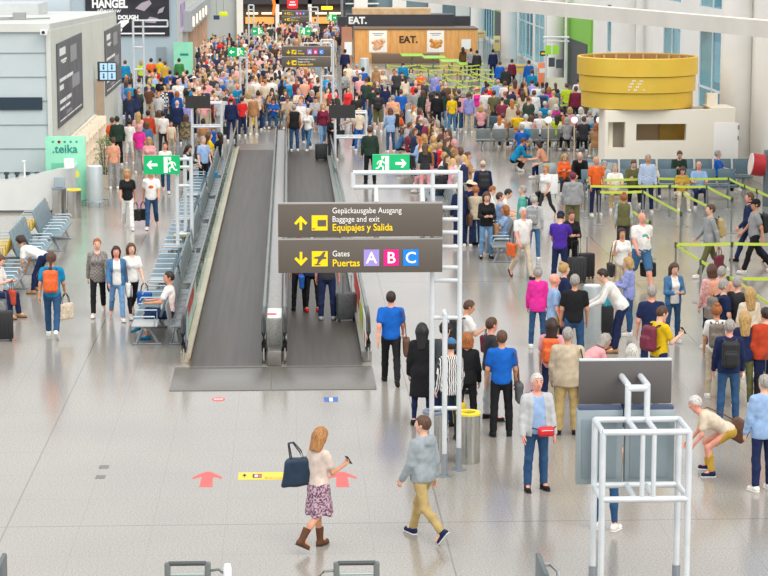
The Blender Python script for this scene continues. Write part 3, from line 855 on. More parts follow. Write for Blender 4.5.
for nm, ya, yb, za, zb, m_ in (('red_panel', 2.5, 5.2, .55, .88, adr), ('blue_panel', .7, 1.5, .3, .7, adb)):
    c_ = MB().box((x-.013, Y0+ya, za), (x-.008, Y0+yb, zb)).box((x-.036, Y0+ya, za), (x-.0305, Y0+yb, zb)).build(nm, m_, a)
x = 1.47
a = BR('advert_panel', MB().box((x-.03, Y0+.7, .25), (x-.014, Y0+2.0, .8)), adw)
for nm, ya, yb, za, zb, m_ in (('red_panel', .75, 1.2, .3, .5, adr), ('lime_panel', 2.3, 4.2, .25, .62, ady), ('red_panel', 4.6, 8.0, .3, .72, adr)):
    MB().box((x-.036, Y0+ya, za), (x-.031, Y0+yb, zb)).box((x-.013, Y0+ya, za), (x-.008, Y0+yb, zb)).build(nm, m_, a)
a = BL('advert_panel', MB().box((-.47, Y0+.78, .822), (-.19, Y0+1.9, .83)), adw)
MB().lathe([(.1, .83), (.1, .836)], (-.38, Y0+1.2, 0), 20).build('red_disc', adr, a)
# ------------------------------------------------------------------ floor stickers
def sticker(name, label, cat, parts, group=None):
    o = None
    for i, (nm, pts, z, m_) in enumerate(parts):
        b = MB(); vs = [b.bm.verts.new((p.x, p.y, z)) for p in pts]; ws = [b.bm.verts.new((p.x, p.y, z-.0025)) for p in pts]
        b.bm.faces.new(vs); b.bm.faces.new(ws[::-1])
        for k in range(len(pts)): b.bm.faces.new((vs[k], ws[k], ws[(k+1) % len(pts)], vs[(k+1) % len(pts)]))
        q = b.build(nm, m_, o, smooth=False)
        if o is None: o = q; tag(o, label, cat, group)
    return o
redv = mat('sticker_red', (232,84,78), .4); yelv = mat('sticker_yellow', (240,202,40), .4); bluv = mat('sticker_blue', (36,96,180), .4); gryv = mat('plate_grey', (120,116,110), .5); blk = mat('print_black', (44,42,40), .5); whv = mat('print_white', (240,238,234), .5)
def arrow_pts(cx, cy):
    q = [(-.09, -.24), (.09, -.24), (.10, .1), (.24, .04), (.24, .1), (.0, .24), (-.24, .1), (-.24, .04), (-.10, .1)]
    q = [(-.1, -.26), (.1, -.26), (.085, .08), (.23, 0), (.22, .07), (.04, .24), (-.04, .24), (-.22, .07), (-.23, 0), (-.085, .08)]
    return [Vector((cx+a, cy+b*1.9, 0)) for a, b in q]
p = P(207, 479); sticker('floor_arrow', 'red floor arrow at the left end of the yellow floor strip', 'floor arrow', [('arrow', arrow_pts(p.x, p.y), .003, redv)], 'red floor arrows')
p = P(342, 479); sticker('floor_arrow', 'red floor arrow right of the person in floral skirt', 'floor arrow', [('arrow', arrow_pts(p.x, p.y), .003, redv)], 'red floor arrows')
a, b = P(238, 480), P(303, 472); 
def rect(u0, u1, v0, v1): return [Vector((a.x+(b.x-a.x)*u, a.y+(b.y-a.y)*v, 0)) for u, v in ((u0, v0), (u1, v0), (u1, v1), (u0, v1))]
o = sticker('floor_strip', 'yellow wayfinding strip on the floor beside the navy tote bag', 'floor sign',
    [('strip', rect(0, 1, 0, 1), .003, yelv), ('print', rect(.09, .1, .25, .75), .005, blk), ('print', [Vector((a.x+(b.x-a.x)*u, a.y+(b.y-a.y)*v, 0)) for u, v in ((.06, .5), (.13, .5), (.095, .82))], .005, blk),
     ('print', rect(.22, .36, .25, .75), .005, blk), ('print', rect(.25, .3, .35, .65), .006, whv), ('print', rect(.31, .35, .35, .65), .006, redv)])
text('Equipajes y Salida', .13, (a.x+(b.x-a.x)*.4, a.y+.12*(b.y-a.y), .004), mat('print_dim', (190,160,60), .5), o, (0, 0, 0))
p = P(218.5, 399.3)
sticker('floor_sticker', 'small red oval sticker on the floor before the left walkway', 'floor sticker', [('oval', [Vector((p.x+.12*math.cos(t*PI/8), p.y+.17*math.sin(t*PI/8), 0)) for t in range(16)], .003, redv), ('bar', [Vector((p.x+a_, p.y+b_, 0)) for a_, b_ in ((-.08,-.03),(.08,-.03),(.08,.03),(-.08,.03))], .005, whv)])
p = P(331, 399.5)
def rc(cx, cy, w, h): return [Vector((cx+a_, cy+b_, 0)) for a_, b_ in ((-w,-h),(w,-h),(w,h),(-w,h))]
sticker('floor_sticker', 'small blue and white sticker on the floor before the right walkway', 'floor sticker', [('panel', rc(p.x, p.y, .125, .2), .003, bluv), ('figure', rc(p.x, p.y-.02, .03, .16), .005, whv)])
for (px, py), w in (((104, 467), 'upper of the two grey plates set in the floor at left'), ((100.5, 477), 'lower of the two grey plates set in the floor at left')):
    p = P(px, py); sticker('floor_plate', w, 'floor plate', [('plate', rc(p.x, p.y, .075, .11), .003, gryv)], 'grey floor plates')
# ------------------------------------------------------------------ signs
brown = mat('sign_brown', (96,88,80), .45); sgy = mat('sign_yellow', (250,212,0), .4, emit=.12); sgw = mat('sign_white', (240,238,232), .4, emit=.12)
green = mat('exit_green', (0,164,98), .35, emit=.35); egw = mat('exit_white', (236,250,226), .4, emit=.5)
tiles = dict(A=mat('tile_lilac', (160,142,214), .4, emit=.1), B=mat('tile_pink', (220,16,130), .4, emit=.1), C=mat('tile_blue', (0,128,226), .4, emit=.1))
def MX(x, y, z, s=1.): return Matrix.Translation((x, y, z)) @ Matrix.Diagonal((s, 1, s, 1))
def pict_arrow(mb, x, z, s, down=False):
    q = [(-.028, -.15), (.028, -.15), (.028, .03), (.10, -.04), (.14, 0), (0, .15), (-.14, 0), (-.10, -.04), (-.028, .03)]
    if down: q = [(a, -b) for a, b in q][::-1]
    mb.prism(q, .006, MX(x, -.035, z, s))
def sign_pair(label, X0, X1, Y, zs, group, far=False):
    W = X1-X0
    for (z0, z1, kind) in zs:
        k = (z1-z0)/.5
        t = thing('direction_sign', label[kind], 'sign', ((X0+X1)/2, Y, z0), 0, group)
        h = z1-z0
        MB().box((-W/2, -.03, 0), (W/2, .05, h), bev=.006).build('panel', brown, t)
        MB().box((-W/2, -.03, h), (W/2, .05, h+.02)).build('top_edge', mat('sign_edge', (176,172,166), .4, .4), t)
        L = -W/2; s = W/2.5
        m = MB(); pict_arrow(m, L+.345*s, h*.43, s*.72, kind != 'up'); m.build('arrow', sgy, t)
        m = MB().box((L+.51*s, -.036, h*.2), (L+.75*s, -.028, h*.66), bev=.0); q = m.build('pictogram', sgy, t)
        m = MB()
        if kind in ('up', 'bag'): m.box((L+.6*s, -.042, h*.33), (L+.73*s, -.034, h*.52)).box((L+.52*s, -.042, h*.24), (L+.56*s, -.034, h*.27)); 
        else:
            m.prism([(-.1, .0), (-.07, .02), (.0, .03), (.06, .1), (.09, .1), (.06, .02), (.1, .015), (.1, -.01), (.04, -.012), (-.03, -.1), (-.05, -.1), (-.02, -.01)], .006, MX(L+.63*s, -.042, h*.45, s))
            m.box((L+.55*s, -.042, h*.24), (L+.64*s, -.034, h*.27))
        m.build('pictogram_detail', brown, q)
        tx = L+.82*s
        if kind in ('up', 'bag'):
            text('Gepäckausgabe Ausgang', .125*s*k, (tx, -.034, h*.72), sgw, t, sx=.86); text('Baggage and exit', .125*s*k, (tx, -.034, h*.46), sgw, t, sx=.86)
            text('Equipajes y Salida', .15*s*k, (tx, -.034, h*.19), sgy, t, bold=.002, sx=.88)
        else:
            text('Gates', .125*s*k, (tx, -.034, h*.5), sgw, t, sx=.9); text('Puertas', .15*s*k, (tx, -.034, h*.2), sgy, t, bold=.002, sx=.92)
            for j, c in enumerate('ABC'):
                xx = L+(1.30+.30*j)*s
                q = MB().box((xx, -.036, h*.2), (xx+.235*s, -.028, h*.7), bev=.0).build('gate_tile', tiles[c], t)
                text(c, .24*s*k, (xx+.117*s, -.039, h*.29), sgw, q, align='CENTER', bold=.004)
sign_pair({'up': 'upper big brown sign with up arrow, Baggage and exit, before the right walkway', 'gates': 'lower big brown sign with down arrow, Gates A B C, before the right walkway'},
          -.19, 2.3, 33.3, ((3.69, 4.19, 'up'), (3.14, 3.645, 'gates')), 'big brown direction signs')
p0, p1 = at(281.5, 46.5, 92), at(331, 67, 92)
sign_pair({'gates': 'small distant brown sign reading Gates A B C, upper of the pair', 'bag': 'small distant brown sign reading Baggage and exit, lower of the pair'}, p0.x, p1.x, 92, ((p1.z+.45, p0.z, 'gates'), (p1.z, p1.z+.42, 'bag')), 'middle brown direction signs')
p0, p1 = at(281.5, 10.5, 150), at(309, 22, 150)
sign_pair({'gates': 'farthest brown sign with coloured gate tiles, upper of the pair', 'bag': 'farthest brown sign with yellow lettering, lower of the pair'}, p0.x, p1.x, 150, ((p1.z+.42, p0.z, 'gates'), (p1.z, p1.z+.39, 'bag')), 'farthest brown direction signs')
def exit_sign(label, p0, p1, left):
    w = p1.x-p0.x; h = p0.z-p1.z; t = thing('exit_sign', label, 'exit sign', ((p0.x+p1.x)/2, p0.y, p1.z), 0, 'green exit signs')
    MB().box((-w/2, -.03, 0), (w/2, .05, h)).build('panel', green, t)
    f = -1 if left else 1
    m = MB(); k = w*.5
    q = [(-.2, -.05), (.08, -.05), (.0, -.16), (.08, -.16), (.22, 0), (.08, .16), (.0, .16), (.08, .05), (-.2, .05)]
    q = [(a*k*f*1.4, b*k*1.4) for a, b in q]
    m.prism(q if f > 0 else q[::-1], .006, MX(f*w*.26, -.036, h*.5)); m.build('arrow', egw, t)
    xa = f*w*-.06; m = MB()
    a_, b_ = sorted((xa, xa-f*w*.1)); m.box((a_, -.036, h*.08), (b_, -.03, h*.92)); a_, b_ = sorted((xa, xa-f*w*.2)); m.box((a_, -.036, h*.86), (b_, -.03, h*.92)); m.build('door_symbol', egw, t)
    cx = -f*w*.28; m = MB(); r = h*.07; H_ = h
    def lim(x0, z0, x1, z1, r_): m.tube([(cx+f*x0*H_, -.034, z0*H_), (cx+f*x1*H_, -.034, z1*H_)], r_*H_, 6)
    m.lathe([(.001, -.006), (r, 0), (.001, .006)], (0,0,0), 12, Matrix.Translation((cx+f*.1*H_, -.034, .8*H_)) @ Matrix.Rotation(PI/2, 4, 'X'))
    lim(.06, .68, -.04, .42, .06); lim(-.04, .42, .14, .3, .045); lim(.14, .3, .12, .12, .04); lim(-.04, .42, -.14, .24, .045); lim(-.14, .24, -.28, .22, .04); lim(.06, .66, .22, .52, .035); lim(.06, .66, -.14, .6, .035); lim(-.14, .6, -.2, .46, .03)
    m.build('running_figure', egw, t)
    return t
exit_sign('large green exit sign with left arrow over the walkway seats at left', at(143.5, 155.5, 55.75), at(180, 174, 55.75), True)
exit_sign('green exit sign with right arrow on top of the tall tube frame', at(372.5, 154.5, 33.72), at(409.5, 172, 33.72), False)
exit_sign('green exit sign with left arrow among the crowd, lower of two at left', at(228, 47.5, 100), at(244.5, 56.3, 100), True)
exit_sign('small green exit sign with left arrow beyond the other left ones', at(252, 27.5, 135), at(263, 34.8, 135), True)
exit_sign('small green exit sign with right arrow above the middle brown signs', at(300, 27.5, 140), at(311, 34.8, 140), False)
exit_sign('tiny green exit sign beside the wooden kiosk corner', at(327, 14.5, 150), at(337, 21, 150), False)
# ------------------------------------------------------------------ tube frames
def frame_tubes(mb, segs, r=.033):
    for a, b in segs: mb.tube([a, b], r, 10)
fr = thing('sign_frame', 'tall aluminium ladder frame that carries the big brown signs', 'frame', (2.2, 33.5, 0))
m = MB(); pc = Vector((2.2, 33.5, 0))
pL, pR, pM = (-.04, 0), (.38, -.02), (.13, -.42)
tubes(fr, 'post', alu, [((pL[0], pL[1], .3), (pL[0], pL[1], 4.42)), ((pR[0], pR[1], .3), (pR[0], pR[1], 4.66)), ((pM[0], pM[1], .3), (pM[0], pM[1], 2.5), (pM[0]+.02, -.02, 2.5))], .04)
tubes(fr, 'rung', alu, [((pL[0], pL[1], z), (pR[0], pR[1], z)) for z in (.98, 2.4, 2.98, 3.18, 3.5, 3.72, 3.92, 4.1)] + [((pM[0], pM[1], .98), (pM[0], -.02, .98))], .033)
tubes(fr, 'top_beam', alu, [((-1.25, 0, 4.64), (.38, 0, 4.64)), ((-1.25, 0, 4.42), (.38, 0, 4.42)), ((-1.25, 0, 4.42), (-1.25, 0, 4.64)), ((-.04, 0, 4.42), (-.04, 0, 4.64)), ((-.9, 0, 4.42), (-.9, -.16, 4.2)), ((-.2, 0, 4.42), (-.2, -.16, 4.2)), ((-.9, -.16, 4.2), (-.9, -.16, 3.2)), ((-.2, -.13, 4.2), (-.2, -.13, 3.2))], .037)
for q in (pL, pR, pM): MB().tube([(q[0], q[1], 0), (q[0], q[1], .36)], .05, 10).lathe([(.11, 0), (.11, .015)], (q[0], q[1], 0), 16).build('foot', alu2, fr)
# monitor stand in the front right corner
def screen_stand(label, loc, group=None, near=False):
    t = thing('screen_stand', label, 'screen stand', loc, 0, group)
    W, Dp, Ht = 1.06, .72, 2.22
    tubes(t, 'post', alu, [((x, y, .02), (x, y, Ht)) for x in (-W/2, W/2) for y in (0, Dp)], .04)
    m = MB()
    for z in (1.38, Ht):
        for y in (0, Dp): m.tube([(-W/2, y, z), (W/2, y, z)], .04, 10)
        for x in (-W/2, -.12, .12, W/2): m.tube([(x, 0, z), (x, Dp, z)], .036, 10)
    for x in (-.12, .12):
        if near: m.tube([(x, Dp, Ht), (x, Dp, 2.66)], .04, 10).tube([(x, Dp, 2.66), (x, Dp+.55, 2.66)], .04, 10)
    if near:
        m.tube([(-.12, Dp, 2.62), (.12, Dp, 2.62)], .045, 10).tube([(-.04, 0, 1.38), (-.04, 0, Ht)], .03, 8).tube([(.1, 0, 1.38), (.1, 0, Ht)], .03, 8)
    m.build('rail', alu, t)
    for x in (-W/2, W/2):
        for y in (0, Dp): MB().tube([(x, y, 0), (x, y, .34)], .052, 10).lathe([(.1, 0), (.1, .014)], (x, y, 0), 14).build('foot', alu2, t)
    return t
p = P(643, 608)
t = screen_stand('open aluminium tube stand holding the grey screens at front right', (p.x, p.y, 0), 'tube stands', True)
pl = noisy('screen_back', (156,168,172), (146,158,163), 2, .4, .3)
for i, (xa, xb) in enumerate(((-.74, -.16), (-.13, .5))):
    b_ = MB().box((xa+.0, .84, 1.36), (xb, .98, 2.32), bev=.015).build('screen_housing', pl, t)
    MB().box((xa+.06, .826, 1.44), (xb-.08, .845, 2.2), bev=.005).build('rear_cover', noisy('screen_cover', (138,152,158), (130,144,150), 2, .4, .3), b_)
    MB().box((xa+.02, .84, 2.32), (xb-.02, .98, 2.36)).build('vent_strip', mat('vent_blue', (70,84,110), .5), b_)
MB().box((-.66, 1.27, 2.3), (.52, 1.35, 2.86), bev=.01).build('sign_panel', mat('sign_back', (92,88,86), .5), t)
MB().box((-.66, 1.27, 2.86), (.52, 1.36, 2.88)).build('sign_edge', alu, t)
for lab, px, py, Yp in (('tube stand beside the near end of the far left seats, below the small black panel', 207, 165, 0), ('tube stand right of the walkway end with a small black panel on top', 351, 178, 0)):
    p = P(px, py); t = screen_stand(lab, (p.x, p.y, 0), 'tube stands')
    MB().box((-.75, -.06, 2.05), (.15, -.045, 2.5)).build('black_panel', mat('panel_black', (52,50,50), .4), t)
# ladder frame beneath the left exit sign
fr = thing('sign_frame', 'white ladder frame carrying the large left exit sign', 'frame', (-2.86, 55.9, 0))
tubes(fr, 'post', alu, [((x, y, .1), (x, y, 2.68)) for x, y in ((0, 0), (.36, 0), (.18, .5))], .05)
m = MB()
for z in (2.62, 2.42, 1.95, .72): m.tube([(0 if z < 2.6 else -.1, 0, z), (.36, 0, z)], .04, 8)
m.tube([(.36, 0, 2.62), (.18, .5, 2.62)], .04, 8).tube([(0, 0, .72), (.18, .5, .72)], .035, 8)
m.build('rung', alu, fr)
tubes(fr, 'foot', alu2, [((x, y, 0), (x, y, .3)) for x, y in ((0, 0), (.36, 0), (.18, .5))], .06)
def slim_frame(label, px0, px1, Y, z, arm=None, rungs=()):
    x0, x1 = at(px0, 50, Y).x, at(px1, 50, Y).x
    t = thing('sign_frame', label, 'frame', (x0, Y, 0), 0, 'slim tube frames'); w = x1-x0
    tubes(t, 'post', alu, [((x, 0, 0), (x, 0, z)) for x in (0, w)], .05, 8); m = MB()
    for zz in (z, z-.28)+tuple(rungs): m.tube([(0, 0, zz), (w, 0, zz)], .04, 8)
    if arm: m.tube([(w, 0, z), (arm, 0, z)], .04, 8).tube([(w, 0, z-.28), (arm, 0, z-.28)], .04, 8).tube([(arm, 0, z), (arm, 0, z-.28)], .04, 8)
    m.build('rung', alu, t); return t
slim_frame('slim tall tube frame standing before the blue grey wall with the black billboard', 133.5, 143.5, 101, 4.4, 1.55, (2.2, 3.2))
slim_frame('tube frame holding the middle brown signs', 321, 333, 92.6, 3.9, None, (1.2, 2.4))
slim_frame('tube frame holding the lower left far exit sign', 240, 246.5, 100.6, 3.0, None, (1.0,))
slim_frame('tall tube frame under the farthest brown signs', 309, 318, 150.6, 3.4, None, (1.2, 2.2))
slim_frame('tube frame with two bars in front of the crowd beside the middle brown signs', 303, 331, 118, 2.55, None, (2.0,))
slim_frame('tube frame under the small far left exit sign', 249, 254, 136, 4.0, None, (1.4,))
# ------------------------------------------------------------------ bins, columns, trolleys
def bin_(x, y, label, ring, r=.19, h=.8):
    t = thing('litter_bin', label, 'litter bin', (x, y, 0), 0, 'steel litter bins')
    MB().lathe([(r*.96, 0), (r, .03), (r, h-.03), (r*.97, h-.03)], (0,0,0), 32).build('body', steel, t)
    MB().lathe([(r*1.02, h-.03), (r*1.03, h), (r*.96, h+.015), (r*.62, h+.01), (r*.6, h-.06), (r*.6, h-.09)], (0,0,0), 32).build('rim', ring, t)
    MB().lathe([(r*.6, h-.08), (r*.6, h-.07)], (0,0,0), 20).build('opening', mat('bin_dark', (40,36,32), .6), t)
by = mat('bin_yellow', (238,214,60), .45); bg_ = mat('bin_greyblue', (118,128,148), .4)
p = P(468, 462); bin_(p.x, p.y, 'steel litter bin with yellow rim right of the tall sign frame', by)
p = P(435, 462); bin_(p.x, p.y+.1, 'steel litter bin with grey blue rim behind the grey hoodie', bg_)
p = P(59.5, 216); bin_(p.x, p.y, 'steel litter bin with dark rim beside the white counter', bg_, .21, .83)
p = P(74.5, 217.5); bin_(p.x, p.y, 'steel litter bin with yellow rim before the mint panel', by, .21, .83)
p = P(178, 264); bin_(p.x+.05, p.y+.9, 'low bin with yellow rim below the large left exit sign', by, .2, .62)
colm = noisy('column_grey', (190,200,202), (182,192,196), 3, .4, .3)
def air_column(px, py, r, h, label, ring=False):
    p = P(px, py); t = thing('cylinder_column', label, 'column', (p.x, p.y, 0), 0, 'waist high cylinder columns')
    MB().lathe([(r, 0), (r, h-.02), (r*.97, h)], (0,0,0), 32).build('body', colm, t)
    MB().lathe([(r*.9, h), (r*.9, h+.02)], (0,0,0), 32).build('top_cap', mat('cap_white', (222,224,222), .4), t)
    if ring:
        m = MB(); m.tube([(r*1.75*math.cos(k*PI/12), r*1.75*math.sin(k*PI/12), .16) for k in range(25)], .018, 6)
        for k in range(4): m.tube([(r*1.75*math.cos(k*PI/2+.4), r*1.75*math.sin(k*PI/2+.4), 0), (r*1.75*math.cos(k*PI/2+.4), r*1.75*math.sin(k*PI/2+.4), .16)], .018, 6)
        m.build('guard_rail', alu2, t)
air_column(95.5, 206, .24, 1.22, 'grey cylinder column with a guard rail right of the mint panel', True)
air_column(591.5, 341, .185, 1.14, 'pale cylinder column between the queueing people at right centre')
air_column(412, 136, .23, 1.05, 'white cylinder column beside the seated crowd right of the walkways')
air_column(382, 90, .24, 1.05, 'white cylinder column farther off before the wooden kiosk')
air_column(364.5, 88, .26, 1.6, 'tall grey cylinder column left of the wooden kiosk seats')
air_column(197, 71, .3, 1.4, 'grey cylinder column near the mint shop panel in the far left passage')
def trolley_back(px, py, label, rz=0.):
    p = P(px, py, .93); t = thing('baggage_trolley', label, 'baggage trolley', (p.x, p.y, 0), rz, 'trolleys along the front edge')
    gm = mat('trolley_grey', (112,118,116), .35, .4); dk = mat('trolley_dark', (70,76,78), .4)
    MB().tube([(-.22, 0, .93), (.22, 0, .93)], .028, 10).build('handle', dk, t)
    for x in (-.235, .235): MB().box((x-.035, -.03, .05), (x+.035, .05, .94), bev=.015).build('side_frame', gm, t)
    m = MB(); m.tube([(-.2, 0, .8), (.2, 0, .8)], .02, 8).tube([(-.2, 0, .7), (.2, 0, .7)], .02, 8).box((-.2, -.005, .4), (.2, .01, .7)); m.build('back_grid', mat('trolley_pale', (170,182,178), .4, .3), t)
    m = MB().box((-.22, .05, .14), (.22, .75, .18)).tube([(-.22, .75, .2), (.22, .75, .2)], .02, 8); m.build('deck', gm, t)
    tubes(t, 'wheel', rubber, [((x-.02, y, .07), (x+.02, y, .07)) for x in (-.22, .22) for y in (0.03, .68)], .07, 12)
    m = MB().tube([(.27, 0, .84), (.36, -.02, .86), (.44, -.02, .8), (.46, -.02, .6), (.42, -.02, .3), (.27, 0, .25)], .016, 8) if px < 250 else MB().tube([(-.27, 0, .84), (-.38, -.02, .84), (-.44, -.02, .78), (-.45, -.02, .5), (-.27, 0, .3)], .016, 8)
    m.build('side_loop', gm, t)
trolley_back(187.5, 563.5, 'baggage trolley at the bottom edge left of the white bottle post')
trolley_back(356.5, 563, 'baggage trolley at the bottom edge below the person in the grey hoodie')
def gate_panel(px, py, label, f):
    p = P(px, py, .98); t = thing('gate_panel', label, 'gate', (p.x, p.y, 0), 0, 'gate panels along the front edge')
    MB().box((-.03, -.9, .02), (.03, 0, .98), bev=.02).build('panel', mat('gate_dark', (92,104,106), .4, .2), t)
    MB().tube([(f*.03, -.12, .86), (f*.14, -.12, .86), (f*.2, -.35, .84), (f*.2, -.6, .3)], .025, 8).build('bracket', mat('gate_bracket', (170,172,170), .35, .5), t)
gate_panel(538, 552, 'dark gate panel with pale bracket at the bottom edge, lower centre right', 1)
gate_panel(4.5, 552.5, 'dark teal gate panel in the bottom left corner', -1)
p = P(227.5, 563.5, .98)
t = thing('bottle_post', 'slim white post with pale blue band at the bottom edge', 'post', (p.x, p.y, 0))
MB().lathe([(.05, 0), (.05, .8), (.048, .93), (.035, .975), (.001, .985)], (0,0,0), 20).build('body', mat('post_white', (236,240,242), .4), t)
MB().lathe([(.0515, .45), (.0515, .84)], (0,0,0), 20).build('blue_band', mat('post_blue', (176,208,226), .4), t)
m = MB().box((-.012, -.056, .7), (.012, -.05, .82)).box((-.028, -.056, .745), (.028, -.05, .77)); m.build('blue_mark', mat('post_mark', (50,90,150), .4), t)
# ------------------------------------------------------------------ left side: counter, mint stand, billboards
white_l = noisy('counter_white', (232,234,232), (226,228,227), 2, .3, .5)
t = thing('service_counter', 'long white counter with a curved end before the grey left building', 'counter', (-7, 66.2, 0))
m = MB(); pts = [(-9, 0)]+[(-1.7+.25*k, 0) for k in range(7)]+[(.05, 0)]+[(.45*math.sin(a)+.05, .6-.6*math.cos(a)) for a in [k*PI/12 for k in range(1, 7)]]+[(.5, 2.3), (.2, 2.3), (.2, .9)]+[(.05+.2*math.sin(a), .75-.3*math.cos(a)) for a in (PI/3, PI/6, 0)]+[(-.2-.25*k, .45) for k in range(7)]+[(-9, .45)]
f0 = [m.bm.verts.new((x, y, .08)) for x, y in pts]; f1 = [m.bm.verts.new((x, y, .98+.32*max(0, min(1, (x+1.7)/1.7))**2)) for x, y in pts]
m.bm.faces.new(f0[::-1]); m.bm.faces.new(f1)
for i in range(len(pts)): m.bm.faces.new((f0[i], f0[(i+1) % len(pts)], f1[(i+1) % len(pts)], f1[i]))
m.build('front', white_l, t)
MB().box((-9, .06, 0), (.2, .4, .085)).build('plinth', mat('plinth_grey', (120,124,122), .5), t)
MB().box((-1.72, -.004, .1), (-1.71, .01, .97)).build('panel_joint', mat('joint_grey', (190,192,190), .5), t)
p = at(24.5, 160, 66.6)
tt = MB().tube([(p.x, 66.55, .97), (p.x, 66.55, 1.52)], .025, 8).box((p.x-.06, 66.5, 1.5), (p.x+.04, 66.6, 1.54)).build('counter_pole', wf); tag(tt, 'thin white pole standing on the white counter', 'pole')
for i, px in enumerate((7.5, 18, 28.5, 38)):
    p = at(px, 174, 66.9)
    o = MB().lathe([(.05, .98), (.05, 1.0), (.045, 1.1), (.08, 1.11), (.08, 1.18), (.03, 1.19)], (0,0,0), 14).build('counter_device', mat('device_dark', (46,58,62), .4)); o.location = (p.x, 66.9-.25, -.002)
    tag(o, ['leftmost', 'second from left', 'third from left', 'rightmost'][i]+' of four small dark devices along the white counter top', 'device', 'dark counter devices')
mint = noisy('mint_panel', (150,222,190), (140,214,182), 2, .45); mintd = mat('mint_text', (0,136,128), .4)
t = thing('information_stand', 'mint green stand panel with teal lettering beside the white counter', 'stand', (-6.86, 68.1, 0))
MB().box((-.63, 0, 0), (.6, .12, 2.12), bev=.01).build('panel', mint, t)
text('.teika', .36, (-.42, -.012, 1.62), mintd, t, bold=.003)
m = MB()
for k in range(5): m.box((-.42+.18*k, -.012, 1.93), (-.36+.18*k, 0, 1.98))
m.build('small_print', mintd, t); MB().lathe([(.001, 0), (.045, .001), (.045, .012)], (0,0,0), 16, Matrix.Translation((-.2, -.0, 1.95)) @ Matrix.Rotation(PI/2, 4, 'X')).build('orange_dot', adr, t)
MB().box((-.45, -.01, .75), (.15, 0, 1.3)).build('picture', mat('mint_dark', (112,196,164), .4), t)
t = thing('display_totem', 'white totem with yellow disc before the mint stand panel', 'totem', (-6.72, 67.5, 0))
MB().box((-.15, 0, 0), (.15, .12, 1.5), bev=.02).build('body', wf, t); MB().lathe([(.001, 0), (.11, .001), (.11, .014)], (0,0,0), 24, Matrix.Translation((.2, 0, 1.02)) @ Matrix.Rotation(PI/2, 4, 'X')).build('yellow_disc', by, t)
MB().box((-.1, -.012, 1.1), (.0, 0, 1.25)).build('blue_mark', bluv, t)
t = thing('counter_screen', 'grey box screen at the curved counter end', 'screen', (-6.9, 66.0, 0)); MB().box((-.12, -.1, 0), (.2, .06, 1.1), bev=.02).build('body', mat('screen_grey', (150,164,170), .4), t)
posterb = noisy('poster_dark', (92,98,106), (70,76,84), 1.2, .4); posterk = noisy('poster_black', (58,58,66), (38,38,46), .8, .35, stretch=(1, 1, 1.6))
whp = mat('poster_white', (236,238,238), .4, emit=.05); gryp = mat('poster_grey', (150,152,160), .4)
def side_poster(label, ya, yb, z0, z1, X=-7.355):
    t = thing('wall_poster', label, 'poster', (X, ya, z0), 0, 'dark posters on the pale side wall'); w = yb-ya; h = z1-z0
    MB().box((0, 0, 0), (.04, w, h)).build('panel', posterb, t)
    m = MB()
    for a0, a1, b0, b1 in ((.08, .3, .84, .93), (.12, .34, .765, .79), (.18, .3, .74, .76), (.06, .32, .53, .57), (.34, .58, .53, .57), (.06, .2, .43, .49), (.06, .3, .27, .315), (.33, .5, .27, .315), (.06, .24, .19, .22), (.27, .44, .19, .22), (.06, .3, .06, .075), (.33, .6, .06, .075), (.63, .92, .06, .075)): m.box((.04, w*a0, h*b0), (.046, w*a1, h*b1))
    m.build('lettering', whp, t)
    m = MB()
    for a0, a1, b0, b1 in ((.5, .75, .7, .9), (.55, .85, .36, .52), (.3, .5, .1, .14)): m.box((.04, w*a0, h*b0), (.044, w*a1, h*b1))
    m.build('picture', gryp, t)
def sz(px, py, X=-7.36): d = ray(px, py); return CAMH+d.z*X/d.x
def sy(px, X=-7.36):
    d = ray(px, 100); return X/d.x*d.y
side_poster('nearer of two dark posters with white lettering on the left side wall', sy(57), sy(82), (sz(57, 126)+sz(82, 110.7))/2, (sz(57, 41)+sz(82, 34))/2)
side_poster('farther of two dark posters on the left side wall, behind the four-tile screen', sy(105.3), sy(121), (sz(105.3, 94.3)+sz(121, 84.2))/2, (sz(105.3, 27.7)+sz(121, 25))/2)
t = thing('billboard_sign', 'big black billboard with white lettering high on the blue grey wall', 'billboard', (-11.1, 122.4, 2.75))
MB().box((0, 0, 0), (4.55, .08, 2.9)).build('panel', posterk, t)
text('HANGEL', .62, (.35, -.012, 1.55), whp, t, bold=.03, sx=.8); text('afterglow', .34, (.6, -.012, 1.28), whp, t, bold=.004, shear=.3)
text('DOUGH', .3, (1.75, -.012, .92), whp, t, bold=.02)
m = MB().box((1.7, -.012, .1), (4.3, 0, .18)).prism([(1.6, .55), (2.0, .45), (2.35, .75), (2.35, .9), (1.9, .85)], .01, Matrix.Translation((0, -.012, 0))).prism([(1.6, .2), (1.95, .25), (2.0, .4), (1.7, .5)], .01, Matrix.Translation((0, -.012, 0))); m.build('white_shapes', whp, t)
m = MB()
for q in ([(2.7, 1.5), (3.2, 1.35), (3.6, 1.75), (3.5, 1.95), (3.05, 1.8)], [(3.2, .75), (3.8, .7), (3.95, .95), (3.5, 1.05)], [(2.5, 2.2), (3.1, 2.3), (3.3, 2.5), (2.6, 2.4)], [(3.9, 1.2), (4.2, 1.3), (4.3, 1.6), (4.0, 1.45)]): m.prism(q, .01, Matrix.Translation((0, -.012, 0)))
m.build('grey_shapes', mat('poster_mid', (176,166,176), .4), t)
t = thing('wall_poster', 'purple and white poster on the wall right of the black billboard', 'poster', (-6.09, 124, 2.8)); MB().box((0, 0, 0), (.04, 7.2, 2.6)).build('panel', mat('poster_lilac', (206,200,226), .4), t); MB().box((.04, .4, .3), (.046, 6.2, 1.6)).build('picture', noisy('poster_purple', (130,120,190), (190,170,180), 1, .4), t)
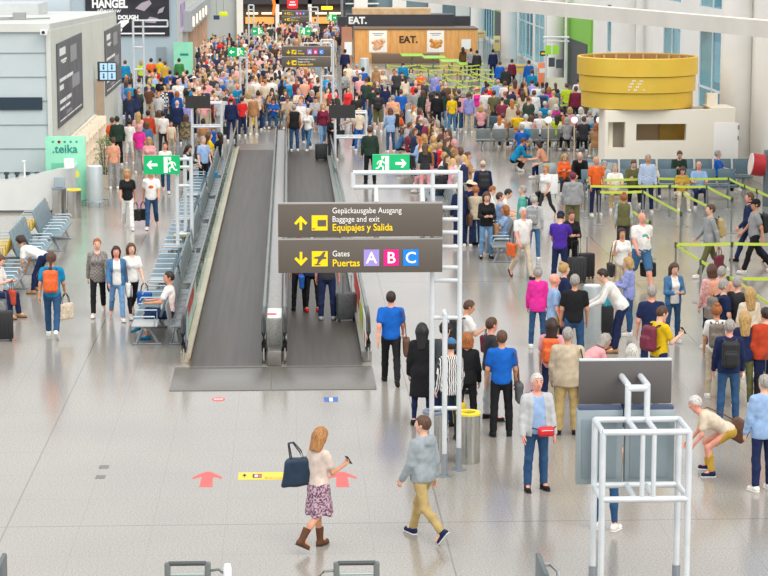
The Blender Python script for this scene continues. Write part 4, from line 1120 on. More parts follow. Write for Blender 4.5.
# four tile screen on its brown column
t = thing('information_screen', 'four-tile blue information screen on a tall brown post', 'screen', (at(106.5, 65, 84).x, 84, 0))
MB().box((-.34, -.03, 2.78), (.37, .07, 3.5), bev=.01).build('housing', dark_trim, t)
scr = mat('screen_blue', (176,214,240), .3, emit=.25)
m = MB()
for i in (0, 1):
    for j in (0, 1): m.box((-.25+.31*i, -.036, 2.83+.33*j), (.03+.31*i, -.029, 3.12+.33*j))
m.build('tile', scr, t); m = MB()
for i in (0, 1):
    for j in (0, 1): m.lathe([(.001, 0), (.035, .001), (.035, .008)], (0,0,0), 10, Matrix.Translation((-.11+.31*i, -.036, 3.03+.33*j)) @ Matrix.Rotation(PI/2, 4, 'X')); m.box((-.14+.31*i, -.044, 2.88+.33*j), (-.08+.31*i, -.036, 2.98+.33*j))
m.build('symbol', mat('symbol_navy', (40,70,110), .4), t)
MB().box((-.43, 0, 0), (-.12, .14, 2.85)).build('post', noisy('post_brown', (176,156,134), (166,146,126), 2, .5), t)
def cctv(x, y, z, label):
    t = thing('security_camera', label, 'camera', (x, y, z)); MB().box((-.1, -.2, -.09), (.12, .15, .09), bev=.02).build('housing', wf, t); MB().lathe([(.001, 0), (.05, .001), (.05, .02)], (0,0,0), 14, Matrix.Translation((.0, -.2, 0)) @ Matrix.Rotation(PI/2, 4, 'X')).build('lens', DARK, t); MB().tube([(0, .1, -.05), (0, .32, -.05)], .025, 6).build('bracket', wf, t)
p = at(44.5, 32, 69.0); cctv(p.x, 68.85, p.z, 'white security camera on the corner of the grey left building')
# low shop units along the left passage
peach = mat('shelf_peach', (238,206,170), .5, emit=.12)
for i, (yy, lab) in enumerate(((72.6, 'nearest'), (76.2, 'middle'), (79.8, 'farthest'))):
    t = thing('display_shelf', f'{lab} of three white display shelves along the pale left wall', 'shelf', (-7.3, yy, 0), 0, 'white display shelves')
    m = MB().box((0, 0, 0), (.1, 3.3, 1.6)); 
    for q in (0, 1.1, 2.2, 3.25): m.box((.1, q, 0), (.45, q+.06, 1.55))
    m.build('frame', noisy('shelf_white', (236,230,216), (230,222,206), 2, .5), t)
    m = MB()
    for z in (.35, .8, 1.25): m.box((.1, .06, z), (.43, 3.25, z+.04))
    m.build('shelf_board', peach, t)
t = thing('potted_plant', 'tall leafy green plant beside the left display shelves', 'plant', (P(105, 187).x, P(105, 187).y, 0))
MB().lathe([(.2, 0), (.26, .4), (.24, .42), (.2, .36)], (0,0,0), 20).build('pot', mat('pot_cream', (226,214,196), .5), t)
m = MB(); rr = random.Random(3)
for k in range(420):
    a = rr.uniform(0, 2*PI); z = rr.uniform(.35, 1.65); r_ = rr.uniform(0, .3)*(1.1-.4*abs(z-1))
    M = Matrix.Translation((r_*math.cos(a), r_*math.sin(a), z)) @ Euler((rr.uniform(-1, 1), rr.uniform(-1, 1), a)).to_matrix().to_4x4()
    v = [m.bm.verts.new(M @ Vector(q)) for q in ((0, -.03, 0), (.07, 0, .02), (.14, 0, 0), (.07, .03, .02))]; m.bm.faces.new((v[0], v[1], v[3])); m.bm.faces.new((v[1], v[2], v[3]))
m.build('leaves', noisy('leaf_green', (108,150,84), (72,118,60), 6, .5), t)
m = MB()
for k in range(4): m.tube([(.05*math.cos(k*1.6), .05*math.sin(k*1.6), .35), (.12*math.cos(k*1.6), .12*math.sin(k*1.6), 1.4)], .012, 5)
m.build('stem', cloth('brown'), t)
t = thing('shop_placard', 'mint green shop panel at the end of the blue grey wall', 'panel', (-5.75, 121.6, 0)); MB().box((-.55, 0, 0), (.5, .12, 2.45)).build('board', mint, t); MB().box((-.2, -.01, 1.72), (.25, 0, 1.84)).build('lettering', mintd, t)
# shop fronts farther along the left
warm = mat('shop_warm_light', (255,214,150), .5, emit=1.2); warm2 = mat('shop_pinkish', (226,190,160), .5, emit=.15)
t = thing('storefront', 'row of warm lit shop windows far along the left wall', 'shop front', (-6.1, 134, 0))
[MB().box((0, 1+4.2*k, 0), (.35, 2.0+4.2*k, 2.6)).build('pillar', noisy('shop_brown', (196,164,140), (180,148,124), 1, .5), t) for k in range(6)]
[MB().box((0, 2.1+4.2*k, .6), (.08, 4.6+4.2*k, 2.4)).build('window', mat('shop_window_lit', (244,208,160), .3, emit=.6), t) for k in range(5)]
MB().box((0, -6, 2.75), (.5, 25.5, 3.9)).build('canopy', noisy('canopy_grey', (176,182,184), (160,166,168), 1, .5), t)
[MB().box((.5, -4+5*k, 2.95), (.56, -3+5*k, 3.5)).build('lit_sign', mat('lit_sign', (255,240,210), .4, emit=1.0), t) for k in range(5)]
p = at(223.5, 14, 150); t = thing('shop_sign', 'lime yellow shop sign hanging at the far left', 'sign', (p.x, 150, p.z)); MB().box((-.3, 0, -.16), (.27, .08, .16), bev=.05).build('board', mat('lime_sign', (204,216,50), .4, emit=.3), t); MB().tube([(0, .04, .1), (0, .04, 4.0)], .02, 5).build('rod', alu2, t)
p = at(218, 17.5, 149); t = thing('shop_sign', 'small dark blue sign beside the lime yellow one', 'sign', (p.x-.1, 149, p.z)); MB().box((-.2, 0, -.14), (.2, .06, .14)).build('board', mat('navy_sign', (48,72,104), .4), t); MB().tube([(0, .04, .1), (0, .04, 4.0)], .02, 5).build('rod', alu2, t)
# far dark shop with warm counter
t = thing('storefront', 'dark far shop with warm lit counters behind the crowd', 'shop front', (0, 178.6, 0))
MB().box((-3.7, .6, 0), (4.5, .9, 6)).build('rear_wall', mat('shop_dark', (74,62,56), .6), t); MB().box((-3.7, 0, 2.75), (4.5, .6, 6)).build('fascia', mat('shop_fascia', (60,58,62), .5), t)
[MB().box((x, .4, 1.95), (x+.9, .55, 2.08)).build('lamp', mat('shop_lamp', (255,226,170), .5, emit=2.5), t) for x in (-3.4, -2.2, -.9, 2.1, 3.2)]
for q in ((-3.5, -1.2), (1.6, 3.6)): MB().box((q[0], .3, 1.2), (q[1], .6, 1.72)).build('counter', mat('shop_counter', (236,160,80), .5, emit=.5), t)
[MB().box((x, 0, 0), (x+.3, .5, 4)).build('pillar', wallw, t) for x in (-1.1, 1.5)]
p = at(292.5, 4, 177); t = thing('shop_sign', 'glowing red sign hanging before the far dark shop', 'sign', (p.x, 177, p.z)); MB().box((-.42, 0, -.36), (.42, .12, .6), bev=.08).build('board', mat('sign_red', (232,40,50), .4, emit=.6), t); MB().box((-.28, -.012, -.12), (.28, 0, .0)).box((-.2, -.012, .1), (.2, 0, .2)).build('lettering', whp, t); MB().tube([(0, .06, .5), (0, .06, 3)], .03, 5).build('rod', alu2, t)
p = at(327, 8, 177); t = thing('shop_sign', 'yellow lit oval sign in the far dark shop', 'sign', (p.x, 177, p.z)); MB().box((-.45, 0, -.14), (.45, .1, .14), bev=.04).build('board', mat('sign_glow', (250,206,40), .4, emit=1.2), t); MB().tube([(0, .05, .1), (0, .05, 3)], .02, 5).build('rod', alu2, t)
p = at(273, 8, 174); t = thing('hanging_banner', 'orange banner hanging left of the glowing red sign', 'banner', (p.x, 174, p.z)); MB().prism([(-.1, -.5), (.1, -.6), (.25, .2), (.1, .9), (-.15, .9), (0, .2)], .05).build('cloth', mat('banner_orange', (240,130,30), .5, emit=.2), t); MB().tube([(0, .02, .8), (0, .02, 3)], .02, 5).build('rod', alu2, t)
# ------------------------------------------------------------------ wooden kiosk
def wood():
    m = mat('kiosk_wood', (230,170,100), .5); n, l, b = nt(m); tc = n.new('ShaderNodeTexCoord'); mp = n.new('ShaderNodeMapping'); mp.inputs['Scale'].default_value = (1.2, 1, .25)
    no = n.new('ShaderNodeTexNoise'); no.inputs['Scale'].default_value = 5; r = ramp(n, [(.3, (240,182,112)), (.7, (222,160,88))])
    l.new(tc.outputs['Object'], mp.inputs[0]); l.new(mp.outputs[0], no.inputs['Vector']); l.new(no.outputs['Fac'], r.inputs['Fac']); l.new(r.outputs['Color'], b.inputs['Base Color']); return m
wd = wood()
k0, k1 = at(355, 40, 145).x, at(477.5, 40, 145).x; W = k1-k0
def kx(px): return at(px, 40, 145).x-k0
t = thing('food_kiosk', 'wooden food kiosk with black EAT lettering and two food posters', 'kiosk', (k0, 145, 0))
MB().box((0, 0, 0), (W, 4, 2.12)).build('timber_wall', wd, t); MB().box((-.05, -.05, 2.12), (W+.05, 4.0, 2.2)).build('top_rail', mat('kiosk_trim', (110,92,72), .5), t)
m = MB(); [m.box((kx(px), -.012, 0), (kx(px)+.02, 0, 2.12)) for px in (366, 390, 425, 446, 458)]; m.build('plank_joint', mat('kiosk_joint', (196,140,78), .6), t)
text('EAT.', .62, (kx(399), -.02, 1.28), mat('eat_dark', (66,52,38), .5), t, bold=.02)
def food_poster(px0, px1, label):
    q = MB().box((kx(px0), -.05, .65), (kx(px1), -.005, 2.06)).build('food_poster', mat('food_white', (244,240,232), .4, emit=.1), t); q['label'] = label
    xc = (kx(px0)+kx(px1))/2; m = MB(); rr = random.Random(px0)
    for k in range(14): m.lathe([(.001, 0), (rr.uniform(.08, .2), .001), (.05, .03)], (0,0,0), 10, Matrix.Translation((xc+rr.uniform(-.33, .33), -.05, 1.15+rr.uniform(-.22, .28))) @ Matrix.Rotation(PI/2, 4, 'X'))
    m.build('food_picture', noisy('food_'+str(px0), (236,178,96) if px0 > 400 else (240,206,160), (206,120,40) if px0 > 400 else (222,150,110), 6, .5), q)
    MB().box((xc-.36, -.056, 1.85), (xc+.36, -.05, 1.9)).box((xc-.25, -.056, 1.75), (xc+.25, -.05, 1.79)).build('poster_print', gryp, q)
food_poster(369, 387, 'poster of pale round snacks'); food_poster(427, 444, 'poster of a golden orange dish')
t = thing('kiosk_sign', 'long black fascia sign with white EAT lettering above the kiosk', 'sign', (at(347, 20, 149).x, 149, 0))
w2 = at(455, 20, 149).x-at(347, 20, 149).x
MB().box((0, .2, 2.2), (w2, 3, 2.95)).build('fascia', mat('fascia_black', (58,58,64), .4), t); MB().box((-.02, .6, 0), (.3, 3, 2.2)).box((w2-.4, .6, 0), (w2, 3, 2.25)).build('support', mat('kiosk_post', (190,150,120), .5), t)
text('EAT.', .62, (.1, .185, 2.36), whp, t, bold=.03); MB().box((.2, .9, 2.0), (w2-1, 1, 2.2)).build('lower_trim', mat('kiosk_brick', (176,122,86), .6), t)
MB().box((.4, .5, 2.95), (w2-1.6, 2.8, 3.35)).build('timber_top', noisy('timber_top', (218,186,146), (202,166,124), 3, .6), t)
t = thing('kiosk_roof', 'lower black roof box behind the right end of the kiosk', 'roof', (at(414, 27, 150).x, 151, 0)); MB().box((0, 1.2, 0), (at(472, 27, 152).x-at(414, 27, 152).x, 2.6, 2.72)).build('body', mat('roof_black', (66,66,72), .4), t)
t = thing('kiosk_pillar', 'brown pillar left of the wooden kiosk with a white notice', 'pillar', (at(347.5, 40, 144.6).x, 144.6, 0)); MB().box((-.38, 0, 0), (.3, .5, 2.3)).build('shaft', noisy('pillar_brown', (186,134,108), (170,120,96), 1, .5), t); MB().box((-.2, -.03, .5), (.28, 0, 1.35)).build('notice', whp, t)
t = thing('black_box', 'black hanging box left of the fascia sign', 'box', (at(342, 16, 148).x, 148, 0)); MB().box((-.3, 0, 2.3), (.3, .5, 2.85)).build('body', dark_trim, t); MB().tube([(0, .2, 2.8), (0, .2, 6)], .1, 6).build('hanger', alu2, t)
t = thing('notice_board', 'small pale notice on a stand before the kiosk right end', 'notice', (at(466, 43, 144).x, 143.9, 0)); MB().box((-.3, 0, .9), (.3, .04, 1.55)).build('board', whp, t); MB().tube([(0, .02, 0), (0, .02, .95)], .03, 8).lathe([(.2, 0), (.2, .02)], (0, .02, 0), 12).build('stand', alu2, t)
# ------------------------------------------------------------------ cream booth with yellow drum
Y_B = 72.75
bx0, bx1 = at(605, 150, Y_B).x, at(757, 150, Y_B).x
t = thing('booth', 'cream booth with a recessed window under the big yellow drum', 'booth', (bx0, Y_B, 0)); Wb = min(bx1, 16.2)-bx0
def bxp(px): return at(px, 150, Y_B).x-bx0
def bz(py): return at(640, py, Y_B).z
m = MB(); zt = 2.5
zs = [0, bz(148), bz(141), bz(124), bz(122), zt]
m.box((0, 0, 0), (Wb-.75, .35, bz(148))).box((0, 0, bz(148)), (bxp(608), .35, zt)).box((bxp(608), 0, bz(122)), (bxp(625), .35, zt)).box((bxp(625), 0, bz(148)), (bxp(636), .35, zt))
m.box((bxp(636), 0, bz(148)), (bxp(686), .35, bz(141))).box((bxp(636), 0, bz(124)), (bxp(686), .35, zt)).box((bxp(686), 0, bz(148)), (Wb-.75, .35, zt))
m.box((0, .35, 0), (.3, 1.6, zt)).box((3.6, .35, 0), (3.9, 1.6, zt)).box((Wb-1.05, .35, 0), (Wb-.75, 1.6, zt)).box((.3, 1.5, 0), (Wb-1.05, 1.6, zt))
m.build('wall', cream, t)
MB().box((bxp(606), .7, bz(150)), (bxp(628), .75, bz(118))).box((bxp(608)+.02, .35, bz(147)), (bxp(608)+.06, .7, bz(122))).build('side_niche', noisy('niche_beige', (206,196,180), (196,186,168), 2, .5), t)
m = MB().box((bxp(630), .9, bz(146)), (bxp(663), .95, bz(118))); m.build('niche_back', mat('niche_brown', (190,160,122), .5), t)
MB().box((bxp(663), .8, bz(146)), (bxp(692), .95, bz(118))).build('niche_panel', noisy('niche_gold', (186,146,40), (170,132,34), 2, .4), t)
MB().box((3.52, .0, zt), (Wb-.75, 1.6, zt+.06)).build('roof', cream, t)
q = MB().box((bxp(713), -.03, 0), (bxp(738), -.005, bz(123)), bev=.01).build('door', mat('booth_door', (246,243,238), .35), t)
m = MB(); [m.box((bxp(738)-.03, -.05, z), (bxp(738)+.02, -.03, z+.14)) for z in (.35, 1.5, 1.85)]; m.build('hinge', alu2, q)
MB().box((3.6, 1.3, zt+.06), (Wb-1.1, 1.6, zt+.45)).build('rear_parapet', cream, t)
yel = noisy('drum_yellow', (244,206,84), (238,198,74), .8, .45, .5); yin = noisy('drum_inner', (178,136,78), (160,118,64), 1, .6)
dx = at(637, 100, 74.3).x
t = thing('drum_canopy', 'big round yellow drum of three stepped rings on the cream booth', 'canopy', (dx, 74.35, 0))
zT, zB = 4.2, 2.52; h3 = (zT-zB)/3
for i, (r, z0, z1) in enumerate(((2.02, zB+2*h3-.04, zT), (1.95, zB+h3-.02, zB+2*h3-.04), (1.87, zB, zB+h3-.02))):
    q = MB().lathe([(r-.06, z0), (r, z0+.01), (r, z1-.02), (r-.02, z1), (r-.10, z1)], (0,0,0), 96, closed=True).build('ring', yel, t)
    if i == 1:
        m = MB(); rr = random.Random(5)
        for k in range(16):
            a = -PI/2+(-.45+.05*(k % 9)*1.05)*.6-.02; z = z0+.12+.1*((k*5) % 4)
            m.box((-.025, -.004, -.02), (.025, .004, .02), Matrix.Translation(((r+.004)*math.cos(a), (r+.004)*math.sin(a), z)) @ Matrix.Rotation(a+PI/2, 4, 'Z'))
        m.build('white_lettering', whp, q)
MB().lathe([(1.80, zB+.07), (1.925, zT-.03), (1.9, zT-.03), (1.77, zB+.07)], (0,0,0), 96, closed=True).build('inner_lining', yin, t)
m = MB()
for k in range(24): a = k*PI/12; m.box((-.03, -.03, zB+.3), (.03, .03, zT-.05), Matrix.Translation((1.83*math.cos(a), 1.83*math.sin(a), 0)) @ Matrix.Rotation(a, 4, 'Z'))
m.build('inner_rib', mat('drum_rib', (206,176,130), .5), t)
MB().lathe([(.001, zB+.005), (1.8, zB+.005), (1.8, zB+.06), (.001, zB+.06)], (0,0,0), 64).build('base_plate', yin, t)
# hose reel
p = P(765.5, 206)
t = thing('hose_reel', 'red fire hose reel on a grey post right of the cream booth', 'hose reel', (p.x, p.y, 0))
MB().box((-.06, -.06, 0), (.22, .2, 1.72), bev=.02).build('post', mat('post_grey', (112,120,126), .5), t)
Mr = Matrix.Translation((-.36, -.02, 1.28)) @ Matrix.Rotation(PI/2+.12, 4, 'Y') @ Matrix.Rotation(.0, 4, 'X')
MB().lathe([(.3, -.14), (.34, -.12), (.34, .26), (.3, .28)], (0,0,0), 40, Mr).build('drum', noisy('reel_red', (204,42,48), (180,30,40), 2, .4), t)
MB().lathe([(.335, -.15), (.34, -.14), (.34, -.11), (.001, -.115), (.001, -.15)], (0,0,0), 40, Mr).build('cover', mat('reel_face', (232,214,204), .45), t)
# globe lamps
for i, (px, py) in enumerate(((548.5, 118.5), (574.5, 118.5), (599.5, 118.5))):
    p = P(px, py, 1.66); t = thing('globe_lamp', ('leftmost', 'middle', 'rightmost')[i]+' of three white globe lamps on slim posts by the far benches', 'lamp', (p.x, p.y, 0), 0, 'white globe lamps')
    MB().tube([(0, 0, 0), (0, 0, 1.5)], .022, 8).build('post', mat('lamp_post', (226,206,170), .5), t); bv, bf = ball((0, 0, 1.6), (.125, .125, .125), 16, 10); c = link('globe', np_mesh('globe', [(bv, bf, 0)]), t); obj_mat(c, mat('globe_white', (248,246,240), .4, emit=.5)); MB().lathe([(.15, 0), (.15, .015)], (0,0,0), 14).build('foot', alu2, t)
# ------------------------------------------------------------------ seats
seatb = noisy('seat_blue_grey', (124,146,154), (110,132,142), 3, .35, .15); seatw = noisy('seat_mid_grey', (132,140,142), (120,128,131), 3, .4, .1); seatt = noisy('seat_slate', (104,124,130), (92,112,120), 3, .4, .1); seatg = noisy('seat_grey', (136,144,146), (122,130,134), 3, .4, .1); seaty = noisy('seat_yellow', (226,184,40), (214,172,34), 3, .4); seatd = noisy('seat_teal_dark', (86,112,124), (76,100,112), 3, .45); armb = mat('arm_pale_blue', (176,200,216), .3, .3)
def bench(n, ms, label, loc, rz, group, arms=True, pitch=.6, high=.88, gap=False):
    # sitter faces -Y; width along X
    t = thing('seat_row', label, 'seats', loc, rz, group)
    key = ('bench', ms.name, high)
    if key not in PROTO:
        s = MB().box((-.275, -.27, .40), (.275, .25, .445), bev=.02); s2 = MB().box((-.275, -.03, 0), (.275, .03, high-.5), bev=.02, M=Matrix.Translation((0, .27, .48)) @ rotx(-.32))
        a = MB().tube([(0, .2, .46), (0, .2, .64), (0, -.22, .64), (0, -.25, .58)], .016, 8)
        l = MB().tube([(0, -.2, .02), (0, -.05, .37)], .03, 8).tube([(0, .24, .02), (0, .05, .37)], .03, 8).box((-.03, -.28, 0), (.03, .32, .035), bev=.01)
        PROTO[key] = [x.mesh(nm, mm) for x, nm, mm in ((s, 'seat', ms), (s2, 'backrest', ms), (a, 'armrest', armb), (l, 'leg', alu2))]
    S, B, A, L = PROTO[key]; W = n*pitch
    for k in range(n):
        x = -W/2+pitch*(k+.5)
        if gap and k % 6 == 5:
            link('side_table', pmesh('stab', lambda: MB().box((-.275, -.27, .42), (.275, .25, .46), bev=.01).mesh('side_table', mat('table_grey', (176,178,178), .4))), t).location = (x, 0, 0); continue
        link('seat', S, t).location = (x, 0, 0); link('backrest', B, t).location = (x, 0, 0)
    if arms:
        for k in range(n+1): link('armrest', A, t).location = (-W/2+pitch*k, 0, 0)
    for k in range(max(2, n//3+1)): link('leg', L, t).location = (-W/2+.3+(W-.6)*k/max(1, n//3), 0, 0)
    MB().box((-W/2+.05, -.03, .345), (W/2-.05, .03, .395)).build('beam', alu2, t)
    return t
# rows along the left walkway, sitters face away from it
yy = 44.0; i = 0
for n, lab in ((6, 'nearest'), (6, 'second nearest'), (6, 'third'), (6, 'fourth'), (6, 'fifth'), (6, 'farthest')):
    L_ = 4.8; bench(n, seatt, f'{lab} blue grey seat row along the outer left side of the walkway', (-2.94, yy+L_/2, 0), -PI/2, 'seat rows along the walkway', gap=True, high=.98).scale = (1.33, 1, 1)
    t = bench(n, seatw, f'{lab} grey seat row facing the outer walkway glass', (-2.32, yy+L_/2, 0), PI/2, 'grey rows against the walkway glass', arms=False, high=.9); t.scale = (1.33, .5, 1); yy += L_+.9
# seats in the left waiting corner (facing right), yellow ones behind
for j, (y_, lab) in enumerate(((50.2, 'front blue grey seats at the left edge where a person in pale shirt sits'), (55.2, 'middle blue grey high-backed seats at left near the ponytailed person'), (59.2, 'rear blue grey high-backed seats at left before the steel bins'))):
    bench(5 if j else 6, seatb, lab, (-6.45+.1*j, y_, 0), PI/2, 'left waiting seats', high=1.15)
bench(5, seaty, 'yellow seats back to back behind the left blue grey ones', (-7.25, 55.6, 0), -PI/2, 'yellow seats', high=1.05)
bench(4, seaty, 'far yellow seats behind the rear blue grey seats at left', (-7.15, 60.2, 0), -PI/2, 'yellow seats', high=1.0)
# rows before the cream booth
bench(9, seatd, 'dark teal seat row against the cream booth wall', (12.3, 71.55, 0), 0, 'seat rows before the booth', arms=False, pitch=.62, high=1.0)
bench(8, seatd, 'front dark teal seat row behind the lime belts', (11.6, 68.9, 0), 0, 'seat rows before the booth', arms=False, pitch=.62, high=.95)
bench(4, seatg, 'grey seat row where a person in orange top sits', (9.2, 70.5, 0), 0, 'seat rows before the booth', arms=False, pitch=.62, high=1.0)
# far right rows, sitters face away
rows_r = [(10.2, 85.0, 10, 'first'), (10.3, 91.0, 9, 'second'), (10.4, 97.5, 9, 'third'), (10.3, 104, 8, 'fourth')]
for x_, y_, n, lab in rows_r: bench(n, seatg if lab == 'first' else seatd, f'{lab} grey seat row from the booth among the far right seats', (x_, y_, 0), PI, 'far right seat rows', arms=False, pitch=.62, high=.92)
bench(2, seatg, 'short grey double seat alone on the open floor at upper right', (P(491, 128).x, P(491, 128).y, 0), PI, 'far right seat rows', arms=False, high=.8)
bench(7, seatg, 'grey seat row in the hall middle beside the person with tan bag', (5.35, 57.3, 0), -PI/2, 'hall centre seat rows', arms=True, high=.95)
for y_, n, x_, lab in ((66.0, 8, 4.35, 'nearest'), (73.6, 8, 4.75, 'second'), (81.0, 8, 5.1, 'third'), (88.4, 8, 5.45, 'farthest')): bench(n, seatg, f'{lab} grey seat row of the long line right of the walkways', (x_, y_, 0), -PI/2, 'hall centre seat rows', arms=False, high=.9)
for y_, x_, n, lab in ((95.2, -.4, 6, 'nearest'), (99.6, -.5, 6, 'second'), (104.0, -.5, 6, 'third'), (108.6, -.5, 6, 'fourth'), (113.2, -.4, 6, 'farthest')): bench(n, seatd, f'{lab} dark seat row in the packed waiting area past the walkway', (x_, y_, 0), 0, 'waiting area seat rows', arms=False, high=.9); bench(n, seatd, f'{lab} dark seat row facing away in the packed waiting area', (x_, y_+.82, 0), PI, 'waiting area seat rows', arms=False, high=.9)
bench(6, seatg, 'grey seats before the kiosk with people facing the camera', (P(407, 92).x, P(407, 92).y+.3, 0), 0, 'kiosk seat rows', arms=False, high=.9)
# ------------------------------------------------------------------ belt barriers
belt = mat('belt_lime', (204,224,84), .5); postm = mat('barrier_post', (150,152,150), .3, .6); posth = mat('barrier_head', (70,74,70), .4)
def bpost_parts():
    a = MB().tube([(0, 0, .03), (0, 0, .9)], .028, 10).mesh('barrier_tube', postm); b = MB().tube([(0, 0, .86), (0, 0, .99)], .036, 10).mesh('barrier_head', posth); c = MB().lathe([(.17, 0), (.17, .012), (.06, .035), (.03, .05)], (0,0,0), 20).mesh('barrier_base', postm)
    return a, b, c
BPOS = []
def bpost(p):
    for q in BPOS:
        if (q-p).length < .25: return
    BPOS.append(p); A, B, C = pmesh('bpost', bpost_parts); x = len(BPOS)
    t = thing('barrier_post', '', 'barrier post', (p.x, p.y, 0), 0, 'posts of the lime belt barriers'); link('tube', A, t); link('head', B, t); link('base', C, t)
    return t
BELTS = []
def belts(pix, label, skip=()):
    pts = [P(px, py, .95) for px, py in pix]
    for i, p in enumerate(pts):
        if i not in skip: bpost(p)
    for k, (a, b) in enumerate(zip(pts, pts[1:])):
        d = (b-a).normalized(); s = Vector((-d.y, d.x, 0))*.004
        m = MB(); n = 6
        vs = []
        for i in range(n+1):
            q = a.lerp(b, .02+.96*i/n); sag = -.015*(1-(2*i/n-1)**2)
            vs.append([m.bm.verts.new(q+s*sg+Vector((0, 0, zz+sag-.0))) for sg, zz in ((1, -.04), (1, .03), (-1, .03), (-1, -.04))])
        for u, v in zip(vs, vs[1:]):
            for i in range(4): m.bm.faces.new((u[i], u[(i+1) % 4], v[(i+1) % 4], v[i]))
        m.bm.faces.new(vs[0]); m.bm.faces.new(vs[-1][::-1])
        o = m.build('barrier_belt', belt); BELTS.append((o, label, (a+b)/2)); tag(o, label, 'belt', 'lime barrier belts')
belts([(585, 180), (657, 178.5), (729, 178.5), (745, 186), (757, 190.5), (785, 203)], 'lime belt of the rear barrier line before the booth seats')
belts([(589, 186), (670, 186), (707, 186.5), (732, 199)], 'lime belt of the second barrier line from the booth')
belts([(599, 192), (643, 191.5), (681, 213)], 'lime belt slanting behind the person in olive vest')
belts([(683, 193.5), (708, 206)], 'lime belt slanting above the person with khaki backpack')
belts([(676, 244), (732, 243.5), (795, 243.5)], 'lime belt crossing before the walking people at right')
belts([(676, 245), (701, 261), (740, 283), (790, 318)], 'lime belt slanting down towards the right queue')
belts([(728, 278), (795, 278)], 'lime belt behind the right queue at the picture edge')
belts([(632, 211), (650, 222)], 'short lime belt beside the person in olive vest')
far = [(352, 372, 66), ]
for j, (xa, xb, yy_) in enumerate(((386, 480, 65), (396, 492, 69), (400, 500, 73.5), (430, 512, 80), (440, 520, 86), (446, 530, 92), (480, 575, 104))):
    n = max(3, int((xb-xa)/14)); belts([(xa+(xb-xa)*i/n, yy_+((i+j) % 2)*1.2) for i in range(n+1)], f'lime belt in far barrier lane {("nearest the kiosk", "second from the kiosk", "third from the kiosk", "fourth from the kiosk", "fifth from the kiosk", "sixth from the kiosk", "nearest the camera")[j]}')
for (xa, ya, xb, yb) in ((386, 66, 446, 92), (420, 66, 470, 88), (450, 67, 505, 90), (470, 71, 520, 92)): belts([(xa, ya), ((xa+xb)/2, (ya+yb)/2), (xb, yb)], 'lime belt running lengthwise through the far barrier lanes')
# low brown counter and lime tables
p = P(372, 63.5); q = P(440, 63.5)
tag(MB().box((p.x, p.y, 0), (q.x, p.y+.7, .62), bev=.03).build('low_counter', mat('counter_brown', (120,98,80), .5)), 'low brown counter along the foot of the wooden kiosk', 'counter')
for i, (px, py) in enumerate(((412, 66.5), (434, 69), (452, 73), (470, 76))):
    p = P(px, py); t = thing('lime_table', ('leftmost', 'second from left', 'third from left', 'rightmost')[i]+' of four lime topped tables before the kiosk', 'table', (p.x, p.y, 0), 0, 'lime tables'); MB().box((-.7, -1.4, .7), (.7, 1.4, .76), bev=.02).build('table_top', mat('table_lime', (150,204,60), .4), t); MB().tube([(0, 0, 0), (0, 0, .72)], .05, 8).lathe([(.3, 0), (.3, .03)], (0,0,0), 14).build('leg', alu2, t)
# counters & signs by the window wall, far right
def stand_sign(px, py, w, h, z0, m_, label, extra=None):
    p = P(px, py); t = thing('standing_sign', label, 'sign', (p.x, p.y, 0)); MB().box((-w/2, 0, z0), (w/2, .06, z0+h), bev=.01).build('panel', m_, t); MB().tube([(-w*.3, .03, 0), (-w*.3, .03, z0+.1)], .03, 6).tube([(w*.3, .03, 0), (w*.3, .03, z0+.1)], .03, 6).build('leg', alu2, t)
    if extra: MB().box((-w*.35, -.012, z0+h*.55), (w*.35, 0, z0+h*.75)).build('print', extra, t)
stand_sign(519, 88, .75, .5, .8, mat('sign_amber', (236,196,96), .4), 'amber board over the heads by the first window pane', gryp)
stand_sign(542, 92, .45, 1.2, .35, mat('sign_salmon', (240,140,100), .4, emit=.1), 'salmon coloured standing sign by the far window wall', whp)
stand_sign(497, 60, .4, 1.0, .6, mat('sign_cream', (238,214,140), .4), 'cream yellow standing sign beside the white column at upper centre', gryp)
stand_sign(481, 52, .65, .5, 1.0, mat('sign_sand', (232,200,130), .4), 'sand coloured board right of the wooden kiosk', gryp)
p = at(544, 53.5, 112); t = thing('hanging_sign', 'small dark sign with pale lettering between the window panes', 'sign', (p.x, 112, p.z)); MB().box((-.2, 0, -.13), (.2, .05, .13)).build('panel', mat('sign_petrol', (40,64,76), .4), t); MB().box((-.14, -.01, -.04), (.12, 0, .04)).build('lettering', sgy, t); MB().tube([(.1, .03, .1), (.1, .03, 3)], .015, 5).build('rod', alu2, t)
t = thing('information_point', 'green and white information frame with dark screens by the green wall', 'frame', (at(555, 60, 110).x, 110, 0)); m = MB()
for x in (-.45, .55): m.tube([(x, 0, 0), (x, 0, 3.2)], .05, 8)
m.tube([(-.6, 0, 3.2), (.7, 0, 3.2)], .05, 8).tube([(-.6, 0, 3.0), (.7, 0, 3.0)], .04, 8).build('tube', alu, t)
m = MB().box((-.5, -.05, 2.35), (-.2, 0, 2.8)).box((-.12, -.05, 2.35), (.18, 0, 2.8)); m.build('green_tile', mat('tile_green', (150,206,60), .4, emit=.2), t)
m = MB().box((-.32, -.1, 1.75), (-.02, 0, 2.2)).box((.05, -.1, 1.68), (.4, 0, 2.12)); m.build('screen', mat('screen_dark', (70,78,84), .3), t)
MB().box((-.5, .02, .2), (.5, .06, 1.2)).build('panel', mat('panel_pale', (230,228,200), .4), t)
p = P(548.5, 177); t = thing('white_partition', 'low white partition board left of the person in orange top', 'partition', (at(549.5, 170, 69.6).x, 69.6, 0)); MB().box((-.27, 0, .1), (.27, .06, .72), bev=.01).build('board', whp, t); MB().tube([(-.2, .03, 0), (-.2, .03, .15)], .02, 6).tube([(.2, .03, 0), (.2, .03, .15)], .02, 6).build('foot', alu2, t)
